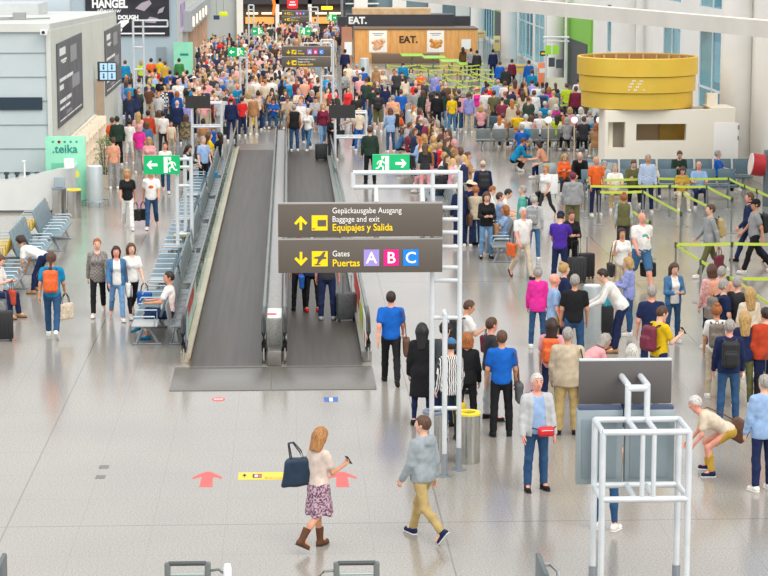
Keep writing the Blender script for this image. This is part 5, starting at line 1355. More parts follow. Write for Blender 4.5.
p = at(314, 76.5, 116); t = thing('waiting_screen', 'grey blue screen box standing in the packed waiting area', 'screen', (p.x, 116, 0)); MB().box((-.38, 0, .9), (.38, .2, 1.6), bev=.02).build('housing', mat('screen_bluegrey', (140,156,164), .4), t); MB().box((-.12, .05, 0), (.12, .15, .92)).build('stand', dark_trim, t)
t = thing('long_table', 'long white table top behind the packed waiting area', 'table', (at(268, 63, 125).x, 125, 0)); MB().box((-1.2, 0, 0), (1.6, .5, .95), bev=.01).build('body', whp, t)
# ------------------------------------------------------------------ people seen in the photograph
def Q(block):
    for ln in block.strip().splitlines():
        ln = ln.strip()
        if not ln or ln[0] == '#': continue
        a, _, w = ln.partition('|'); f = a.split()
        acc = f[8].split(',') if len(f) > 8 and f[8] != '_' else ()
        kw = {}
        for z in f[9:]:
            k, v = z.split('='); kw[k] = float(v) if k in ('hs',) else v
        person(float(f[0]), float(f[1]), float(f[2]), f[3], f[4], f[5], f[6], f[7], acc, w.strip(), **kw)
Q('''
322 427 128 walkphone f mid:copper t:blush k:floral ph shoes=boots hs=1.0|nearest, on the open floor
423 415 228 stroll m short:brown h:heather t:khaki _ shoes=navy hs=1.0|striding on the open floor
537 373 12 stand m short:white j:pale_grey/pale_blue t:jeans bp:black shoes=black hs=1.0 skin=ruddy|facing the camera alone
568 327 168 stand h short:grey b:beige t:khaki shR:black shoes=black hs=1.02|left of the grey screens
502 330 180 stand m short:brown p:royal_blue t:black shR:dark_grey shoes=black hs=1.0|right of the yellow rimmed bin
492 317 100 shift m short:medium_brown l:charcoal t:pale_grey _ shoes=black skin=ruddy|behind the nearer royal blue polo
467 332 175 stand f bob:ginger l:black t:black _ shoes=black|behind the tall sign frame
471 300 105 phone f short:medium_brown t:white t:pale_grey bp:black,toR:maroon,ph shoes=black|above the royal blue polo group
391 291 178 walkA m short:dark_brown p:royal_blue t:black shR:brown shoes=black hs=1.0|beside the walkway newel
422 323 178 stand f long:black k:black g:navy _ shoes=black hs=1.04|left of the tall sign frame
451 338 200 stand f cap:denim b:striped t:dark_green toR:yellow shoes=black|seen through the tall frame
445 322 150 stand m cap:charcoal l:dark_grey t:navy _ shoes=black|seen through the tall frame
538 267 172 stand f bun:grey b:magenta t:jeans toR:charcoal shoes=white|at the centre queue
552 318 168 stand f long:dark_brown t:pink t:navy bp:orange|left of the beige jacketed back
575 274 176 stand m short:grey t:black t:jeans toL:black shoes=black|beside the pale cylinder column
564 263 100 stand f bun:blond t:navy t:navy _|before the black shirted back
554 273 95 stand m bald:none t:pale_blue t:khaki _ skin=ruddy|between magenta and black tops
600 269 262 lean m short:dark_brown l:white t:navy _ shoes=tan|leaning on the pale cylinder column
627 257 250 hold f bob:blond b:lilac_floral t:jeans toL:turquoise,caF:black|beside the pale cylinder column
622 228 8 strap f pony:dark_brown t:white t:beige shR:black skin=tanned|in the right centre group
642 212 20 walkA h bald:none t:white s:denim toL:black,pr:seagreen/red skin=ruddy shoes=brown hs=1.04|with short trousers in the hall right
675 263 12 hold f long:medium_brown j:denim/white t:jeans _|facing the camera near the belts
652 285 182 stand m short:grey t:navy t:navy _|behind the yellow tee
664 306 120 phone m short:medium_brown t:yellow t:navy bp:maroon,ph|above the brown sign panel
608 334 110 stoop f bob:grey b:pink t:seagreen _|just above the brown sign panel
632 344 178 stand f bob:white t:white t:navy bp:brown|just above the brown sign panel
717 304 172 stand f bun:ginger t:white t:beige bp:taupe|in the right queue
730 319 176 stand m short:grey l:navy t:jeans bp:black shoes=brown hs=1.0|in front of the right queue
745 311 178 stand f long:blond l:navy t:olive caR:black hs=1.02|in the right queue
724 279 100 stand m short:grey t:navy t:charcoal bp:taupe|in the right queue
738 276 130 stand m short:grey t:charcoal t:navy _|in the right queue
750 287 190 stand f long:blond b:cream t:beige _|in the right queue
712 264 200 stand f bob:medium_brown b:pink_floral t:navy _|at the top of the right queue
722 266 160 stand m short:grey t:peach t:khaki _|at the top of the right queue
766 307 200 stand h short:dark_brown l:rust t:navy toR:navy|at the right picture edge
692 396 262 stoop f short:white t:cream t:mustard shR:brown shoes=navy|right of the grey screens
765 374 200 stand m short:grey b:pale_blue t:navy toR:beige shoes=white|cut by the right picture edge
607 402 150 stand m short:brown t:grey g:jeans _ shoes=white|hidden behind the grey screens but for legs
523 185 262 stand m short:grey l:seagreen t:beige bp:navy|in the hall middle
523 207 20 walkA m short:white t:white t:cream shR:orange shoes=charcoal|striding in the hall middle
534 195 165 stand f bun:silver h:pale_grey t:denim bp:grey|in the hall middle
561 211 160 reach m cap:navy p:purple t:navy _|in the hall middle
572 210 12 hold f short:medium_brown h:black t:black caF:charcoal,caL:black,pr:grey|beside the purple polo
573 172 178 stand h short:maroon h:grey t:olive _|left of the lime belts
546 164 320 walkB f pony:blond t:white g:charcoal shR:black|left of the lime belts
483 160 185 stand m bald:grey l:navy t:navy bp:black|in the hall middle
470 180 150 stand m hat:cream t:navy t:jeans _ shoes=black|in the hall middle
487 192 5 hold f long:medium_brown l:black t:light_jeans shL:tan shoes=black hs=1.03|in the hall middle
476 186 170 hold f bun:ginger b:beige t:navy _|behind the cream hat
460 183 190 stand f long:dark_brown l:navy t:navy shR:brown|left of the cream hat
494 186 100 sitlean f short:ginger t:white t:navy _|on the middle seat row
500 192 95 sit m short:medium_brown t:pale_blue t:navy _|on the middle seat row
510 189 80 sitlean m short:dark_brown t:white t:navy _|on the middle seat row
505 205 270 sit f bob:ginger t:pale_blue t:grey _|on the middle seat row
624 193 175 stand f bun:ginger v:olive/pale_grey t:charcoal _|before the lime belts
711 204 275 walkA m short:medium_brown l:grey t:olive bp:khaki,toL:maroon|inside the lime belts
750 192 268 walkB m short:brown l:navy t:navy _ shoes=black hs=1.03|inside the lime belts
756 199 272 walkA m cap:black t:grey t:black bp:black skin=tanned hs=1.05|inside the lime belts
615 163 0 sit m short:grey t:white t:khaki _|front seats before the booth
634 160 0 sitphone m short:brown l:olive t:black _|front seats before the booth
648 154 -5 stand m short:grey b:blue_check t:navy _|before the booth wall
654 163 0 sit c short:brown t:cream t:navy _|front seats before the booth
680 151 0 sitphone m short:brown l:dark_green t:charcoal _|rear seats before the booth
683 167 0 sitphone f bob:medium_brown t:mustard t:cream _|front seats before the booth
699 161 0 sit m bald:grey t:pale_blue t:navy _|front seats before the booth
718 150 70 sitcross m short:grey p:blue t:black _|seats by the white door
596 156 20 stand m bald:none t:orange t:navy _ skin=tanned|at the belt line start
605 161 10 sitlean m short:grey l:pale_grey t:grey _|front seats before the booth
565 154 5 sitphone f bob:blond l:orange t:charcoal _|right of the white partition
580 152 -10 sitlean m bald:none l:black t:black _|right of the white partition
515 127 300 stoop m short:ginger l:grey t:khaki bp:teal|among luggage at upper centre
525 138 100 crouch m short:brown l:teal t:black _|among luggage at upper centre
537 141 250 sitlean f bob:dark_brown t:peach t:navy caL:black|among luggage at upper centre
18 236 245 bend f pony:dark_brown t:white t:navy _ shoes=tan hs=1.04|by the left waiting seats
2 255 70 sitphone m short:brown t:white t:navy toR:rust shoes=tan|left waiting seats
51 252 180 walkA m pony:brown t:teal t:jeans bp:orange,toR:cream hs=1.02|left, walking away
97 238 5 walkB f short:ginger b:grey_check t:black shL:charcoal shoes=white hs=1.04|left, walking to the camera
116 246 8 walkA f long:dark_brown j:denim/white t:light_jeans shL:white hs=.98|left, middle of three walking abreast
131 243 20 walkB f bob:brown t:white g:black toL:blue hs=.99|left, right of three walking abreast
127 169 5 walkA f long:blond t:black w:white toL:black,pr:turquoise skin=tanned hs=1.04|left of the large left exit sign
151 168 0 walkB m short:dark_brown t:white t:jeans toR:black,pr:orange skin=tanned|behind the large left exit sign
169 271 268 sitcross m short:dark_brown t:white s:navy _ shoes=teal skin=tanned hs=1|nearest row along the walkway
203 136 40 stand m short:grey t:pale_blue t:black bp:charcoal,toL:teal|by the far walkway seats
209 132 100 stand f long:brown t:yellow t:navy _|by the far walkway seats
203 119 190 sit f bun:dark_brown a:tan t:beige _|by the far walkway seats
190 145 60 sitlean f long:dark_brown l:dark_green t:black _|by the far walkway seats
213 123 260 sit m short:brown t:blue t:navy _|by the far walkway seats
219 132 250 sit f long:dark_brown t:black t:navy _|by the far walkway seats
299 237 180 stand f cap:maroon t:maroon t:black _ shoes=black|on the right walkway
312 238 184 stand f hat:white l:navy g:black shL:blue shoes=red|on the right walkway
327 238 176 stand m short:brown t:charcoal t:navy caR:dark_grey shoes=grey|on the right walkway
370 126 180 stand m short:brown l:dark_green t:black _ shoes=black hs=1.08|alone right of the walkway end
294 104 195 stand m short:grey v:black/tan t:jeans _|past the right walkway end
300 99 10 stand m short:blond b:white t:jeans _|past the right walkway end
308 108 330 walkA f short:white t:white t:denim _|past the right walkway end
323 103 10 walkB f long:blond l:maroon t:light_jeans caL:black hs=1.03|past the right walkway end
333 114 5 hold f bob:brown l:black t:charcoal caR:charcoal|past the right walkway end
242 96.5 183 stand f short:dark_brown t:red t:navy _|past the left walkway end
231 97 175 stand m cap:red l:navy t:navy toL:black|past the left walkway end
221 94 190 stand h short:grey t:pale_grey t:grey _|past the left walkway end
248 92 185 stand f bob:blond t:cream t:white toR:yellow|past the left walkway end
253 94 170 stand f short:grey b:tan t:beige _|past the left walkway end
258 91 172 stand f bun:dark_brown a:cream w:navy _|past the left walkway end
348 106 240 lean m short:dark_brown t:white t:navy toL:black|right of the walkway end
359 108 182 stand f short:blond t:cream t:blue caR:maroon|right of the walkway end
378 90 175 stand m short:dark_brown t:charcoal s:olive bp:black|before the small black panel
385 84 190 stand m short:grey t:navy t:denim _|before the small black panel
373 85 170 stand m short:brown t:dark_green t:jeans _|before the small black panel
390 108 195 reach f bob:medium_brown b:pale_blue t:jeans _|left of the white cylinder column
393 95 178 stand h short:grey b:peach t:pink _|left of the white cylinder column
401 89 170 stand m short:brown t:blue t:navy _|left of the white cylinder column
416 88 180 stand m short:dark_brown t:grey t:navy _|in the line before the kiosk
423 90 185 stand f bob:brown b:dark_green t:charcoal _|in the line before the kiosk
431 92 175 stand f long:dark_brown b:pink_floral t:black _|in the line before the kiosk
437 91 183 stand m short:dark_brown l:black t:black _|in the line before the kiosk
443 90 178 stand f bob:dark_brown l:dark_green t:light_jeans _|in the line before the kiosk
452 94 182 stand f short:blond t:yellow t:denim _|in the line before the kiosk
459 89 174 stand m short:brown t:olive t:jeans bp:black|in the line before the kiosk
463 91 190 stand f bob:grey b:pink t:jeans _|in the line before the kiosk
469 92 176 stand f pony:brown b:lavender t:beige _|in the line before the kiosk
477 87 10 stand f hat:peach a:magenta w:cream _|in the line before the kiosk
486 88 180 stand m short:brown t:white t:cream _|in the line before the kiosk
494 90 178 stand m short:medium_brown t:olive t:khaki _|in the line before the kiosk
436 72 182 stand m short:grey l:lavender t:dark_grey _|beyond the line before the kiosk
481 105 170 sit f bob:blond t:pink t:navy _|on the short grey double seat
403 61 180 stand m short:brown l:teal t:navy _|before the wooden kiosk
421 71 0 sit m short:brown l:orange t:black _|grey seats before the kiosk
394 69 5 sit m short:brown t:pale_grey t:navy _|grey seats before the kiosk
411 68 -5 sit f bob:dark_brown t:grey t:jeans _|grey seats before the kiosk
402 72 0 sitlean m short:black l:charcoal t:black _|grey seats before the kiosk
383 70 10 sit f bob:blond t:cream t:navy _|grey seats before the kiosk
376 66 185 stand f bob:blond b:tan t:olive _|before the wooden kiosk
357 64 180 stand m short:grey t:white t:white _|left of the wooden kiosk
363 67 175 stand m short:dark_brown t:blue t:jeans _|left of the wooden kiosk
345 49 180 stand m short:black l:navy t:black _|left of the wooden kiosk
368 76 190 stand f bob:dark_brown t:yellow t:denim _|left of the wooden kiosk
463 47 180 stand f long:dark_brown l:brown t:navy _|by the wooden kiosk right end
471 48 175 stand m short:dark_brown t:grey t:navy _|by the wooden kiosk right end
477 50 185 stand m short:black l:charcoal t:black _|by the wooden kiosk right end
493 49 175 stand m short:black l:navy t:navy _|by the cream yellow sign
500 61 180 stand m short:brown l:royal_blue t:navy _|by the cream yellow sign
506 65 185 stand m bald:grey l:charcoal t:black _|by the cream yellow sign
512 59 170 stand f short:dark_brown l:maroon t:black _|by the first window panes
529 60 180 stand m short:dark_brown l:blue t:blue _|by the first window panes
532 69 175 stand m short:brown l:teal t:navy _|by the first window panes
579 78 182 stand h short:dark_brown t:white t:navy _|by the green wall
576 86 178 stand h short:brown l:maroon t:charcoal _|by the green wall
567 83 185 stand m short:brown t:lime t:black _|by the green wall
''')
Q('''
498 79 180 stand m bald:grey t:pale_blue t:navy _|far right standing group
505 81 175 stand m short:brown t:white t:jeans _|far right standing group
510 85 185 stand f long:brown t:navy t:navy _|far right standing group
515 79 178 stand f long:brown t:peach t:beige _|far right standing group
523 82 182 stand f bob:dark_brown t:maroon t:black _|far right standing group
532 80 180 lean m short:dark_brown l:lavender t:navy _|far right standing group
537 82 178 stand m short:dark_brown t:white t:denim _|far right standing group
523 91 174 stand f long:medium_brown t:cream t:khaki _|far right standing group
534 90 183 stand m short:brown b:white t:jeans _|far right standing group
543 88 176 stand m short:grey t:teal t:navy bp:navy|far right standing group
549 87 190 stand f bob:ginger b:magenta t:navy _|far right standing group
556 104 178 sit f bob:white b:magenta t:navy _|far right seats
540 111 180 sit m short:silver t:white t:navy _|far right seats
550 110 175 sit m short:white t:pale_grey t:grey _|far right seats
526 114 180 sit m short:white t:white t:beige _|far right seats
518 110 185 sit m short:brown t:yellow t:black _|far right seats
531 115 172 sit f bob:brown t:pink t:black _|far right seats
507 105 180 sit f long:blond t:peach t:navy _|far right seats
512 99 180 sit f long:blond t:white t:cream _|far right seats
503 113 170 sit m short:medium_brown b:tan t:navy _|far right seats
522 124 180 sit m short:grey t:blue t:navy _|far right seats
557 114 180 sit f long:dark_brown t:lime t:cream _|far right seats
567 117 183 sit f bob:grey t:grey t:black _|far right seats
562 107 180 sit m short:dark_brown l:charcoal t:black _|far right seats
570 107 176 sit f bob:blond t:pink t:navy _|far right seats
581 107 180 sit f bob:white t:white t:navy _|far right seats
590 110 184 sit m short:grey t:pale_grey t:black _|far right seats
596 123 178 sit f bob:ginger b:tan t:beige _|far right seats
584 116 180 sit m short:brown t:charcoal t:black _|far right seats
545 101 180 sit m short:white t:teal t:navy _|far right seats
402 111 120 sitlean f bob:brown t:orange t:navy _|long seat line
410 122 100 sit m short:brown j:denim/white t:cream _|long seat line
407 127 90 sitlean f long:brown l:denim t:black _|long seat line
420 108 110 sit f bob:brown t:pink t:white _|long seat line
421 117 200 sit m bald:grey t:navy t:navy _|long seat line
429 118 250 sit m short:brown t:mustard t:navy _|long seat line
418 130 200 sit m short:black l:dark_green t:black _|long seat line
416 137 250 sit f bob:pink t:red t:black _|long seat line
424 134 240 sit f long:blond b:tan t:navy _|long seat line
437 120 260 sit f bob:grey b:beige t:navy _|long seat line
433 136 250 sit f bob:blond t:yellow t:white _|long seat line
440 142 230 sit f short:blond t:red t:navy _|long seat line
434 143 250 sit m short:blond t:navy t:navy _|long seat line
425 143 180 hold f long:brown l:charcoal t:pink _|long seat line
444 152 250 sit f bob:blond t:white t:navy _|long seat line
430 152 230 sit f long:ginger t:pink t:pink _|long seat line
447 130 250 sit m short:black t:navy t:navy _|long seat line
454 139 250 sit f bob:pink b:tan t:navy _|long seat line
447 160 240 sitlean f bob:white t:white t:black _|long seat line
457 156 200 sit f pony:blond t:white t:navy _|long seat line
441 166 200 sit f bob:black t:charcoal t:jeans _|long seat line
467 152 250 sit m short:black l:black t:grey _|long seat line
460 147 250 sit f bob:brown t:lavender t:navy _|long seat line
148 110 180 stand m short:black l:rust t:navy _|left passage
138 112 185 stand f long:blond b:pink_floral t:grey _|left passage
159 110 175 stand f bob:brown t:white t:white _|left passage
163 111 182 stand f short:black t:white t:charcoal _|left passage
171 121 10 stand c short:dark_brown t:cream t:beige _|left passage
186 114 180 stand f bob:brown b:camouflage t:grey _|left passage
177 100 180 stand m bald:none l:navy t:charcoal _|left passage
187 100 185 stand f short:blond b:lavender t:blue _|left passage
177 91 175 stand f bob:ginger l:blue t:navy _|left passage
162 86 180 stand m short:black b:plaid t:jeans caR:black|left passage
168 85 178 stand m short:grey l:navy t:black _|left passage
178 79 10 stand h bald:none b:white w:white _|left passage
194 76 5 stand m hat:white b:white w:cream _|left passage
203 78 180 stand f bob:brown l:maroon t:jeans _|left passage
199 79 180 stand f bob:grey b:pink t:grey _|left passage
139 78 185 stand m cap:maroon t:pale_grey t:black _|left passage
126 80 175 stand f long:brown b:lilac_floral t:charcoal _|left passage
155 68 180 stand m short:black t:red t:black _|left passage
150 78 178 stand f long:blond t:lime t:grey _|left passage
161 77 182 stand m short:black t:black t:black _|left passage
170 70 176 stand m short:black l:blue t:jeans _|left passage
177 71 184 stand m short:black l:navy t:navy _|left passage
187 70 178 stand m short:black t:navy t:charcoal _|left passage
151 58 180 stand m short:black t:orange t:orange _|by the blue grey wall
141 60 184 stand f bob:blond t:lime t:charcoal _|by the blue grey wall
160 58 176 stand f short:black t:yellow t:green _|by the blue grey wall
165 61 180 stand m short:brown t:mustard t:charcoal _|by the blue grey wall
125 60 180 stand m short:brown l:teal t:navy _|by the blue grey wall
179 58 180 stand m short:black l:green t:green _|by the blue grey wall
112 117 200 stand f short:brown t:orange t:grey _|beside the white display shelves
117 116 190 stand m short:black l:dark_green t:black _|beside the white display shelves
129 119 180 stand f bun:dark_brown t:white s:white _|beside the white display shelves
113 137 195 stand f short:brown t:peach t:grey _|beside the white display shelves
139 124 170 stand f bob:pink t:magenta t:grey caR:pink|left passage
146 121 180 stand f bob:brown l:denim t:navy _|left passage
149 137 0 stand f bob:blond b:pink t:cream _|left passage
165 142 0 walkA f short:brown t:white t:jeans _|left passage
192 95 180 stand f bob:dark_brown t:black t:navy _|left passage
''')
p = P(3, 341); BAGS.append((suitcase(p.x, p.y, .2, 'black', ''), 'black suitcase standing before the left waiting seats', PEOPLE[0][0]))
# generated neighbours for the packed areas, each an individual
TOPS = ['t:white', 't:navy', 't:black', 't:pink', 'l:maroon', 't:cream', 't:blue', 't:grey', 'l:charcoal', 't:red', 'b:tan', 'b:beige', 't:peach', 'l:dark_green', 't:teal', 'b:pink_floral', 't:pale_grey', 'b:striped', 't:lavender', 't:olive', 't:orange', 'b:plaid']
BOTS = ['t:navy', 't:black', 't:jeans', 't:grey', 't:beige', 't:charcoal', 't:light_jeans', 't:khaki']
HAIRS = ['short:black', 'short:brown', 'bob:brown', 'long:dark_brown', 'short:grey', 'bob:blond', 'long:blond', 'pony:brown', 'bun:ginger', 'short:medium_brown', 'bob:white', 'bald:none', 'bob:black']
USED = [(o.location.x, o.location.y) for o, *_ in PEOPLE]+[(o.location.x, o.location.y) for o in COL.objects if o.parent is None and o.name.split('.')[0] in ('cylinder_column', 'sign_frame', 'exit_sign', 'barrier_post', 'standing_sign', 'waiting_screen')]
COMBO = set()
def gen(n, poly, sit, where, dmin, maxp, angs=(180,)):
    xs = [p[0] for p in poly]; ys = [p[1] for p in poly]; k = 0; tries = 0
    def inside(x, y):
        c = False
        for i in range(len(poly)):
            (x1, y1), (x2, y2) = poly[i], poly[i-1]
            if (y1 > y) != (y2 > y) and x < (x2-x1)*(y-y1)/(y2-y1)+x1: c = not c
        return c
    while k < n and tries < 6000:
        tries += 1
        x, y = rnd.uniform(min(xs), max(xs)), rnd.uniform(min(ys), max(ys))
        if not inside(x, y): continue
        q = P(x, y, 1.27 if sit else 1.68)
        if any((q.x-a)**2+(q.y-b)**2 < dmin**2 for a, b in USED): continue
        for _ in range(60):
            cmb = (rnd.choice(TOPS), rnd.choice(BOTS), rnd.choice(HAIRS), where)
            if cmb not in COMBO and (cmb[0], cmb[2], where) not in COMBO: break
        COMBO.add(cmb); COMBO.add((cmb[0], cmb[2], where))
        fem = cmb[2].split(':')[0] in ('bob', 'long', 'pony', 'bun'); b = 'f' if fem else 'm'
        p = rnd.choice(('sit', 'sitphone', 'sitlean')) if sit else rnd.choice(('stand', 'stand', 'hold', 'shift'))
        person(x, y, rnd.choice(angs)+rnd.uniform(-12, 12), p, b, cmb[2], cmb[0], cmb[1], (), where)
        USED.append((q.x, q.y)); k += 1
    return k
left = 300-len(PEOPLE)
print('listed people', len(PEOPLE), 'room for', left)
slots = [(x_-1.5+.6*k, y_+(.0 if a == 0 else .82), a) for y_, x_ in ((95.2, -.4), (99.6, -.5), (104.0, -.5), (108.6, -.5), (113.2, -.4)) for a in (0, 180) for k in range(6)]
for x_, y_, a in slots[:min(46, left)]:
    if any((x_-u)**2+(y_-v)**2 < .25 for u, v in USED): continue
    for _ in range(60):
        cmb = (rnd.choice(TOPS), rnd.choice(BOTS), rnd.choice(HAIRS), 'W')
        if (cmb[0], cmb[2], 'W') not in COMBO: break
    COMBO.add((cmb[0], cmb[2], 'W')); b = 'f' if cmb[2].split(':')[0] in ('bob', 'long', 'pony', 'bun') else 'm'
    place_person(Vector((x_, y_+(.04 if a == 0 else -.04), 0)), a+rnd.uniform(-6, 6), rig('sit', b).scale, rnd.choice(('sit', 'sitphone', 'sit')), b, cmb[2], cmb[0], cmb[1], (), 'packed waiting area'); USED.append((x_, y_))
parts_ = [
          (26, [(196, 60), (246, 56), (246, 88), (205, 92)], False, 'standing left of the waiting area', .7, (180, 0, 160)),
          (5, [(130, 95), (190, 95), (205, 128), (150, 132)], False, 'left passage', .8, (180, 0))]
for n, poly, sit, w, dm, angs in parts_:
    gen(min(n, 300-len(PEOPLE)), poly, sit, w, dm, 0, angs)
print('people', len(PEOPLE))
# ------------------------------------------------------------------ the rest of the crowd far behind: one mass
def lod(p, b, hk, h):
    r = rig(p, b)
    fs = [r.body, lambda X: r.top(X, 't' if b == 'm' else 'l'), lambda X: r.bottom(X, 't'), lambda X: ell_d(local(X, r.H), (0, .025, .035), (.085, .1, .1)) if hk == 0 else smin(ell_d(local(X, r.H), (0, .025, .03), (.088, .1, .105)), cap_d(local(X, r.H), (0, .06, 0), (0, .09, -.2), .07, .06), .04)]
    lo, hi = r.bounds('body'); hi[2] += .05
    v, F = nets(lambda X: np.minimum.reduce([f(X) for f in fs]), lo, hi, h); v = smooth_pts(v, F)
    X = [v[:, i].astype(np.float32) for i in range(3)]
    lab = np.argmin(np.stack([fs[0](X)-.004]+[f(X) for f in fs[1:]]), 0)
    return v, F, lab, r
LODS = [lod(p, b, hk, .055) for p, b, hk in (('stand', 'm', 0), ('hold', 'f', 1), ('walkA', 'm', 0), ('shift', 'f', 1), ('hold', 'm', 0), ('sit', 'f', 1))]
V, FF, CC, nv = [], [], [], 0
def put(loc, ang, li):
    global nv
    v, F, lab, r = LODS[li]; s = r.scale*rnd.uniform(.95, 1.04); c, n = math.cos(ang), math.sin(ang)
    w = np.stack([(v[:, 0]*c-v[:, 1]*n)*s+loc[0], (v[:, 0]*n+v[:, 1]*c)*s+loc[1], v[:, 2]*s], 1)
    pal = [rnd.choice([(232,194,172), (224,182,158), (206,162,136)]), C_[rnd.choice(['white', 'navy', 'black', 'pink', 'maroon', 'cream', 'blue', 'grey', 'charcoal', 'red', 'tan', 'beige', 'peach', 'dark_green', 'teal', 'pale_grey', 'pale_blue', 'charcoal', 'navy', 'white', 'cream', 'beige', 'grey', 'black', 'black', 'charcoal', 'navy', 'dark_green', 'brown', 'maroon'])],
           C_[rnd.choice(['navy', 'black', 'jeans', 'grey', 'beige', 'charcoal'])], C_[rnd.choice(['black', 'brown', 'dark_brown', 'blond', 'ginger', 'grey', 'medium_brown'])]]
    col = np.array([(*lin(q), 1) for q in pal])
    V.append(w); FF.append(F+nv); CC.append(col[lab]); nv += len(v)
def crowd_area(poly, n, dmin, lis, angs):
    xs = [p[0] for p in poly]; ys = [p[1] for p in poly]; k = t = 0
    while k < n and t < 9000:
        t += 1; x, y = rnd.uniform(min(xs), max(xs)), rnd.uniform(min(ys), max(ys)); c = False
        for i in range(len(poly)):
            (x1, y1), (x2, y2) = poly[i], poly[i-1]
            if (y1 > y) != (y2 > y) and x < (x2-x1)*(y-y1)/(y2-y1)+x1: c = not c
        if not c: continue
        q = P(x, y, 1.65)
        if q.y > 175.5 or (q.x < -2.9 and q.y > 155) or q.x < -5.4 and q.y > 117 or any((q.x-a)**2+(q.y-b)**2 < dmin**2 for a, b in USED): continue
        USED.append((q.x, q.y)); put(q, rnd.choice(angs)+rnd.uniform(-.4, .4), rnd.choice(lis)); k += 1
    return k
def seat_fill(L, dmin):
    k = 0
    for x_, y_ in L:
        if rnd.random() < .25 or any((x_-u)**2+(y_-v)**2 < dmin**2 for u, v in USED): continue
        USED.append((x_, y_)); put((x_, y_-.04), PI, 5); k += 1
    return k
n_ = [crowd_area([(240, 20), (342, 20), (335, 45), (300, 75), (250, 76), (225, 62)], 230, .62, (0, 1, 2, 3, 4), (0, PI, PI, 2)),
 crowd_area([(243, 60), (300, 64), (318, 74), (318, 84), (250, 84)], 50, .7, (0, 1, 2, 3), (0, PI)),
 crowd_area([(195, 38), (242, 30), (246, 60), (200, 72)], 60, .7, (0, 1, 2, 3), (0, PI)),
 crowd_area([(178, 72), (245, 62), (245, 92), (196, 98)], 34, .8, (0, 1, 3, 4), (0, PI)),
 crowd_area([(336, 60), (380, 62), (378, 96), (345, 98)], 10, .9, (0, 1, 3, 4), (0, PI)),
 crowd_area([(315, 80), (334, 70), (338, 104), (322, 106)], 12, .8, (0, 1, 3), (0, PI)),
 crowd_area([(124, 72), (200, 68), (200, 92), (150, 96), (125, 94)], 16, .85, (0, 1, 3, 4), (0, PI)),
 crowd_area([(484, 82), (560, 82), (556, 100), (500, 102)], 12, .9, (0, 1, 3, 4), (PI, 2.6)),
 crowd_area([(396, 70), (440, 75), (520, 78), (480, 90), (400, 86)], 10, .9, (0, 1, 3), (0, PI)),
 seat_fill([(x_-.31*(n-1)+.62*k, y_) for x_, y_, n, lab in rows_r for k in range(n)], .6),
 crowd_area([(395, 104), (430, 104), (470, 150), (462, 168), (420, 140)], 22, .7, (5, 5, 1), (1.6, 4.4))]
print('crowd', n_)
me = bpy.data.meshes.new('crowd'); V = np.concatenate(V); FF = np.concatenate(FF); CC = np.concatenate(CC)
me.from_pydata(V.tolist(), [], FF.tolist())
ca = me.color_attributes.new('Col', 'FLOAT_COLOR', 'POINT'); ca.data.foreach_set('color', CC.astype(np.float32).ravel())
me.polygons.foreach_set('use_smooth', [True]*len(FF))
cm = mat('crowd_cloth', (200,200,200), .8); n, l, b = nt(cm); at_ = n.new('ShaderNodeVertexColor'); at_.layer_name = 'Col'; l.new(at_.outputs['Color'], b.inputs['Base Color'])
me.materials.append(cm); tag(link('crowd', me), 'dense mass of distant travellers filling the far end of the hall', 'crowd', None, 'stuff')
# big navy shoulder tote and red belt bag of the two nearest figures
W0 = PEOPLE[0][0]; M0 = W0.matrix_world.copy()
def tote_big(): 
    return sdf_mesh('tote_body', lambda X: np.maximum(rbox([X[0]*(1+1.3*X[2]), X[1], X[2]], (0, 0, 0), (.25, .1, .21), .06)+.006*np.sin(20*X[0]+13*X[2]), -9), (-.4, -.2, -.28), (.4, .2, .28), .013)
T = M0 @ rig('walkphone', 'f').T @ Matrix.Translation((.30, .12, .17)) @ Matrix.Rotation(D(40), 4, 'Z') @ Matrix.Rotation(D(9), 4, 'Y') @ Matrix.Diagonal((.9, .9, .98, 1))
o = child('tote_bag', tote_big(), None, noisy('tote_navy', (26,52,74), (20,42,62), 12, .5)); o.matrix_world = T
m = MB()
for y in (-.05, .05): m.tube([(-.1, y, .17), (-.07, y, .3), (.02, y*.6, .44), (.1, y*.6, .44), (.1, y, .3), (.1, y, .17)], .011, 8)
q = m.build('strap', noisy('strap_navy', (24,36,52), (20,30,44), 10, .5), o)
MB().tube([(-.2, -.1, -.1), (.18, -.108, -.1)], .006, 6).build('zip', mat('zip_silver', (210,214,216), .3, .6), o)
BAGS.append((o, 'large navy tote bag on the shoulder of the person in floral skirt', W0))
OM = next(q_[0] for q_ in PEOPLE if 'facing the camera alone' in q_[2]); Mo = OM.matrix_world
o = child('belt_bag', sdf_mesh('belt_bag', lambda X: rbox(X, (0, 0, 0), (.125, .06, .075), .05), (-.2, -.12, -.14), (.2, .12, .14), .011), None, noisy('bag_red', (214,34,46), (190,28,40), 10, .5)); o.matrix_world = Mo @ rig('stand', 'h').T @ Matrix.Translation((.07, -.24, .02))
MB().tube([(-.2, .06, .05), (-.1, .01, .03), (.1, .01, .03), (.17, .07, .05)], .012, 6).build('strap', DARK, o); MB().tube([(-.09, -.06, .025), (.09, -.06, .025)], .004, 6).build('zip', mat('zip_silver', (210,214,216), .3, .6), o)
BAGS.append((o, 'red belt bag worn by the person in open white jacket', OM))
